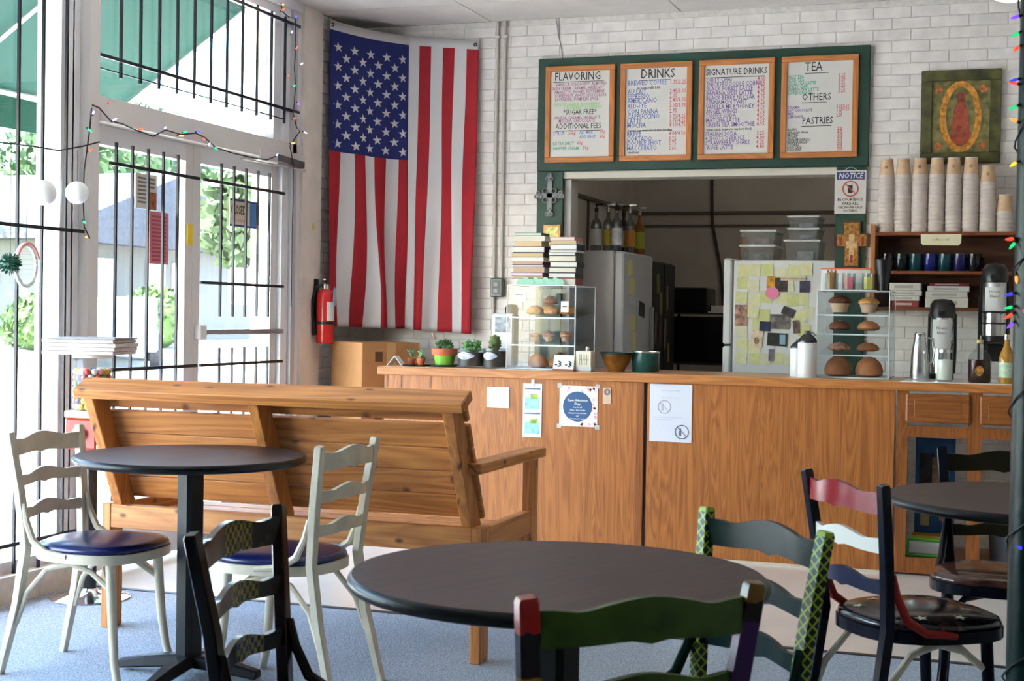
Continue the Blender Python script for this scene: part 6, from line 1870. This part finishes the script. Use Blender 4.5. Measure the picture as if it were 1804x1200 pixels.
for i in range(9):
    a = -.95 + i * .15
    for z in (.14, .255):
        vs.append((.0558 * math.cos(a), .0558 * math.sin(a), z))
q.add(vs, [(2 * i, 2 * i + 2, 2 * i + 3, 2 * i + 1) for i in range(8)]).build('label', M_paper, fe)
MB().box(-.095, -.05, -.012, .012, .05, .395).build('wall_bracket', M_black, fe)
MB().prism([(-.02, .24), (.018, .23), (.022, .33), (.0, .345), (-.014, .335)], .060, .062, 'yz').build('inspection_tag', mat('tag_blue', (150, 186, 206), .6), fe)

# ------------------------------------------------------------------ cardboard boxes in the corner
M_card = mat('cardboard', (172, 124, 78), .85, var=.06, vs=6)
def cbox(label, z0, z1, s1, s2, x=-3.72, y=8.22, rz=R(53)):
    c = thing('cardboard_box', label, 'box', (x, y, z0), rz)
    MB().box(-s1, s1, -s2, s2, .001, z1 - z0).build('carton_box', M_card, c, bevel=.004)
    MB().box(-.03, .03, -s2 - .001, -s2 + .001, .0, z1 - z0).build('tape', mat('tape_tan', (190, 150, 100), .4), c)
    MB().box(s1 - .001, s1 + .002, -.05, -.01, (z1 - z0) * .55, (z1 - z0) * .55 + .055).build('hand_hole', mat('hole_dark', (70, 46, 28), .9), c) if False else None
    MB().box(-s1 * .55, -s1 * .3, -s2 - .0015, -s2 + .001, (z1 - z0) * .68, (z1 - z0) * .68 + .06).build('print', mat('hole_dark', (84, 56, 34), .9), c)
cbox('cardboard box at the bottom of the corner stack', 0.0, .37, .20, .20)
cbox('cardboard box in the middle of the corner stack', .37, .74, .20, .20)
cbox('cardboard box on top of the stack in the corner under the flag', .74, 1.10, .20, .20)

# ------------------------------------------------------------------ gumball machine by the window
gm_ = thing('gumball_machine', 'gumball machine with red base on a black pole by the window', 'gumball machine', (-3.835, 5.47, 0))
lathe_part(gm_, 'base_plate', [(.17, 0), (.175, .006), (.16, .012), (.04, .03), (.03, .045)], M_chrome, 32)
MB().cyl((0, 0, .04), (0, 0, .66), .028, n=16).build('pole', M_black, gm_, smooth=40)
MB().box(-.085, .085, -.085, .085, .66, .80).build('coin_box', mat('gumball_red', (150, 36, 22), .4), gm_, bevel=.012)
MB().cyl((0, -.085, .73), (0, -.105, .73), .03, n=14).build('coin_knob', M_chrome, gm_)
MB().box(-.085, .085, -.085, .085, .80, .83).build('collar', mat('collar_cream', (226, 196, 150), .5), gm_, bevel=.004)
MB().lathe([(.084, .832), (.088, .85), (.088, 1.05), (.08, 1.068)], 24, cap=False).build('globe', clear('tumbler'), gm_, smooth=50)
cols = [(200, 60, 50), (70, 90, 190), (230, 190, 60), (90, 150, 80), (226, 140, 120), (236, 230, 220), (60, 60, 110)]
gms = [mat('gum_%d' % i, c_, .25) for i, c_ in enumerate(cols)]
gmesh = [MB().ball((0, 0, 0), .0145, 8, 6).mesh('gumball', m_, 60) for m_ in gms]
for k in range(7):
    nn = 15
    for i in range(nn):
        a = 2 * math.pi * i / nn + k * .21
        link('gumball', gmesh[rnd.randrange(7)], gm_, (.070 * math.cos(a), .070 * math.sin(a), .848 + k * .0255))
MB().lathe([(.05, .835), (.055, .84), (.055, 1.005), (.0001, 1.012)], 16).build('core', mat('core_grey', (120, 110, 104), .7, var=.4, vs=60), gm_)
lathe_part(gm_, 'lid', [(.088, 1.062), (.088, 1.074), (.03, 1.076)], M_alu, 24)
bx2 = thing('magazine_stack', 'grey stack of folded papers lying on the gumball machine', 'paper stack', (-3.845, 5.47, 1.076), R(10))
for i in range(4):
    j = .006 * ((i * 7) % 3 - 1)
    MB().box(-.165 + j, .165 + j, -.12, .12, .0005 + i * .017, .0165 + i * .017).build('folded_paper', mat('newsprint', (186, 178, 172), .8, var=.1, vs=40), bx2, bevel=.003)
MB().box(-.15, .165, -.12, .12, .0685, .075).build('top_sheet', mat('grey_sheet', (150, 146, 148), .7), bx2)

# ------------------------------------------------------------------ papers on the glass
def glass_sheet(name, label, y0, y1, z0, z1, m_, cat='notice'):
    s_ = thing(name, label, cat, (WX - .043, (y0 + y1) / 2, z0))
    MB().box(.0005, .0025, -(y1 - y0) / 2, (y1 - y0) / 2, 0, z1 - z0).build('sheet', m_, s_)
    return s_, (y1 - y0) / 2, z1 - z0
s_, w, h_ = glass_sheet('door_notice', 'white typed notice on the left door glass', 6.262, 6.45, 1.782, 1.958, mat('paper_back', (214, 206, 196), .8))
q = MB()
for i in range(7):
    q.box(.0026, .003, -w * .8, w * (.8 if i < 3 else .3), h_ - .028 - i * .02, h_ - .018 - i * .02)
q.build('print', mat('grey_print', (120, 112, 108), .8), s_)
MB().box(.0028, .0034, w * .35, w, 0, h_ * .5).build('brown_picture', mat('brown_pic', (150, 88, 50), .8, var=.3, vs=40), s_)
s_, w, h_ = glass_sheet('door_notice', 'long pinkish red sign on the left door glass', 6.39, 6.565, 1.51, 1.775, mat('pink_sign', (206, 120, 128), .8))
q = MB()
for i in range(12):
    q.box(.0026, .003, -w * .75, w * .75, h_ - .03 - i * .02, h_ - .02 - i * .02)
q.build('print', mat('red_print', (170, 80, 92), .8), s_)
s_, w, h_ = glass_sheet('closed_sign', 'CLOSED sign with blue edging hanging on the right door', 7.185, 7.495, 1.75, 1.905, mat('closed_face', (226, 206, 186), .6), 'sign')
MB().box(.0026, .0032, -w, w, h_ - .012, h_).box(.0026, .0032, -w, w, 0, .012).build('blue_edge', mat('closed_blue', (40, 60, 130), .6), s_)
MB().box(.0026, .0031, w * .45, w, .012, h_ - .012).build('blue_panel', mat('closed_panel', (70, 130, 190), .6), s_)
MB().text('CLOSED', .072, (.0035, -w * .94, .072), 'LEFT', '+X', bold=.002, sx=.62).build('lettering', M_ink, s_)
MB().text('please come again', .028, (.0035, -w * .85, .03), 'LEFT', '+X', sx=.8).build('lettering', mat('red_print', (170, 80, 92)), s_)
hb = thing('bead_strand', 'dangling strand of dark beads on the right door glass', 'bead strand', (WX - .03, 7.085, 2.0))
MB().cyl((0, 0, 0), (0, 0, -.42), .0012, n=5).build('thread', M_black, hb)
for k in range(7):
    MB().prism([(-.012, -.06 - k * .055), (.012, -.055 - k * .055), (0.004, -.03 - k * .055)], -.002, .002, 'yz').build('bead', M_black, hb)
og = thing('hanging_ornament', 'dark green tinsel ball ornament hanging at the left window', 'ornament', (WX + .06, 5.182, 1.463))
q = MB().ball((0, 0, 0), .036, 12, 8)
for k in range(160):
    th, phh = rnd.uniform(0, 6.28), math.acos(rnd.uniform(-1, 1))
    d = Vector((math.sin(phh) * math.cos(th), math.sin(phh) * math.sin(th), math.cos(phh)))
    q.tube([d * .03, d * .05], [.004, .001], 4)
q.build('tinsel', mat('tinsel_green', (12, 78, 60), .4), og)
MB().cyl((0, 0, .03), (0, 0, .52), .001, n=5).build('thread', M_black, og)
wr = thing('window_wreath', 'small pale wreath with pink ribbon hanging at the left window', 'wreath', (WX + .05, 5.30, 1.46))
ring = [(0, .07 * math.cos(a), .09 * math.sin(a)) for a in [k * math.pi / 12 for k in range(24)]]
MB().tube(ring, .010, 6, True).build('ring', mat('wreath_pale', (206, 214, 206), .7, var=.2, vs=60), wr)
MB().tube([(.012, .075 * math.cos(a), .095 * math.sin(a)) for a in [.3 + k * .2 for k in range(13)]], .006, 6).build('ribbon', mat('ribbon_pink', (220, 130, 130), .6), wr)
MB().cyl((0, 0, .09), (0, 0, .52), .001, n=5).build('thread', M_black, wr)
for k, (y, z, r_, lb) in enumerate(((5.61, 1.80, .052, 'white round paper lantern hanging against the door mullion'), (5.316, 1.775, .055, 'white round paper lantern hanging in the left window'))):
    ln_ = thing('paper_lantern', lb, 'lantern', (WX + (.085 if k == 0 else .125), y, z))
    MB().ball((0, 0, 0), r_, 18, 12).build('shade', mat('lantern_white', (240, 240, 240), .7), ln_, smooth=60)
    MB().cyl((0, 0, r_), (0, 0, .19 if k == 0 else .205), .001, n=5).build('thread', M_black, ln_)
st_ = thing('wall_sticker', 'faded yellow smiley sticker on the pier beside the flag', 'sticker', (WX + .0305, 8.07, 1.80))
MB().prism([(.02 * math.cos(a), .02 * math.sin(a)) for a in [k * math.pi / 8 for k in range(16)]], 0, .001, 'yz').build('disc', mat('faded_yellow', (216, 200, 140), .7), st_)
MB().box(.001, .0014, -.008, .008, -.008, -.006).build('print', mat('grey_ink', (150, 144, 124)), st_)

# mat inside the entrance, a cable on the wall
mt = thing('door_mat', 'blue grey mat lying inside the entrance', 'mat', (-3.62, 7.02, 0), R(57))
MB().box(-.55, .55, 0.0, .42, 0, .008).build('pile', mat('mat_blue', (88, 104, 128), .95, var=.2, vs=60), mt)
MB().box(-.57, .57, -.02, 0.0, 0, .007).box(-.57, .57, .42, .44, 0, .007).build('border', mat('mat_border', (60, 66, 76), .8), mt)
wc_ = thing('wall_cable', 'thin loose cable hanging down from the ceiling above the menus', 'cable', (-2.72, BY - .006, CZ))
MB().tube([(-.02, 0, 0), (0, 0, -.12), (.02, 0, -.20), (.03, -.002, -.258)], .0022, 5).build('cable', mat('cable_grey', (120, 116, 110), .6), wc_)
MB().tube([(0, 0, 0), (.002, 0, -.12), (.02, 0, -.20)], .002, 5).build('cable', mat('cable_grey', (120, 116, 110)), wc_)

# added kitchen ceiling lamp, out of view, to brighten the dim kitchen
kl = thing('kitchen_fill_light', 'added fluorescent batten on the kitchen ceiling, unseen fill light', 'lamp', (-1.5, 10.6, CZ))
MB().box(-.6, .6, -.06, .06, -.05, 0).build('housing', M_white, kl)
MB().cyl((-.58, 0, -.068), (.58, 0, -.068), .018, n=12).build('tube', mat('fill_tube_glow', (255, 246, 232), .3, emit=6.0), kl)
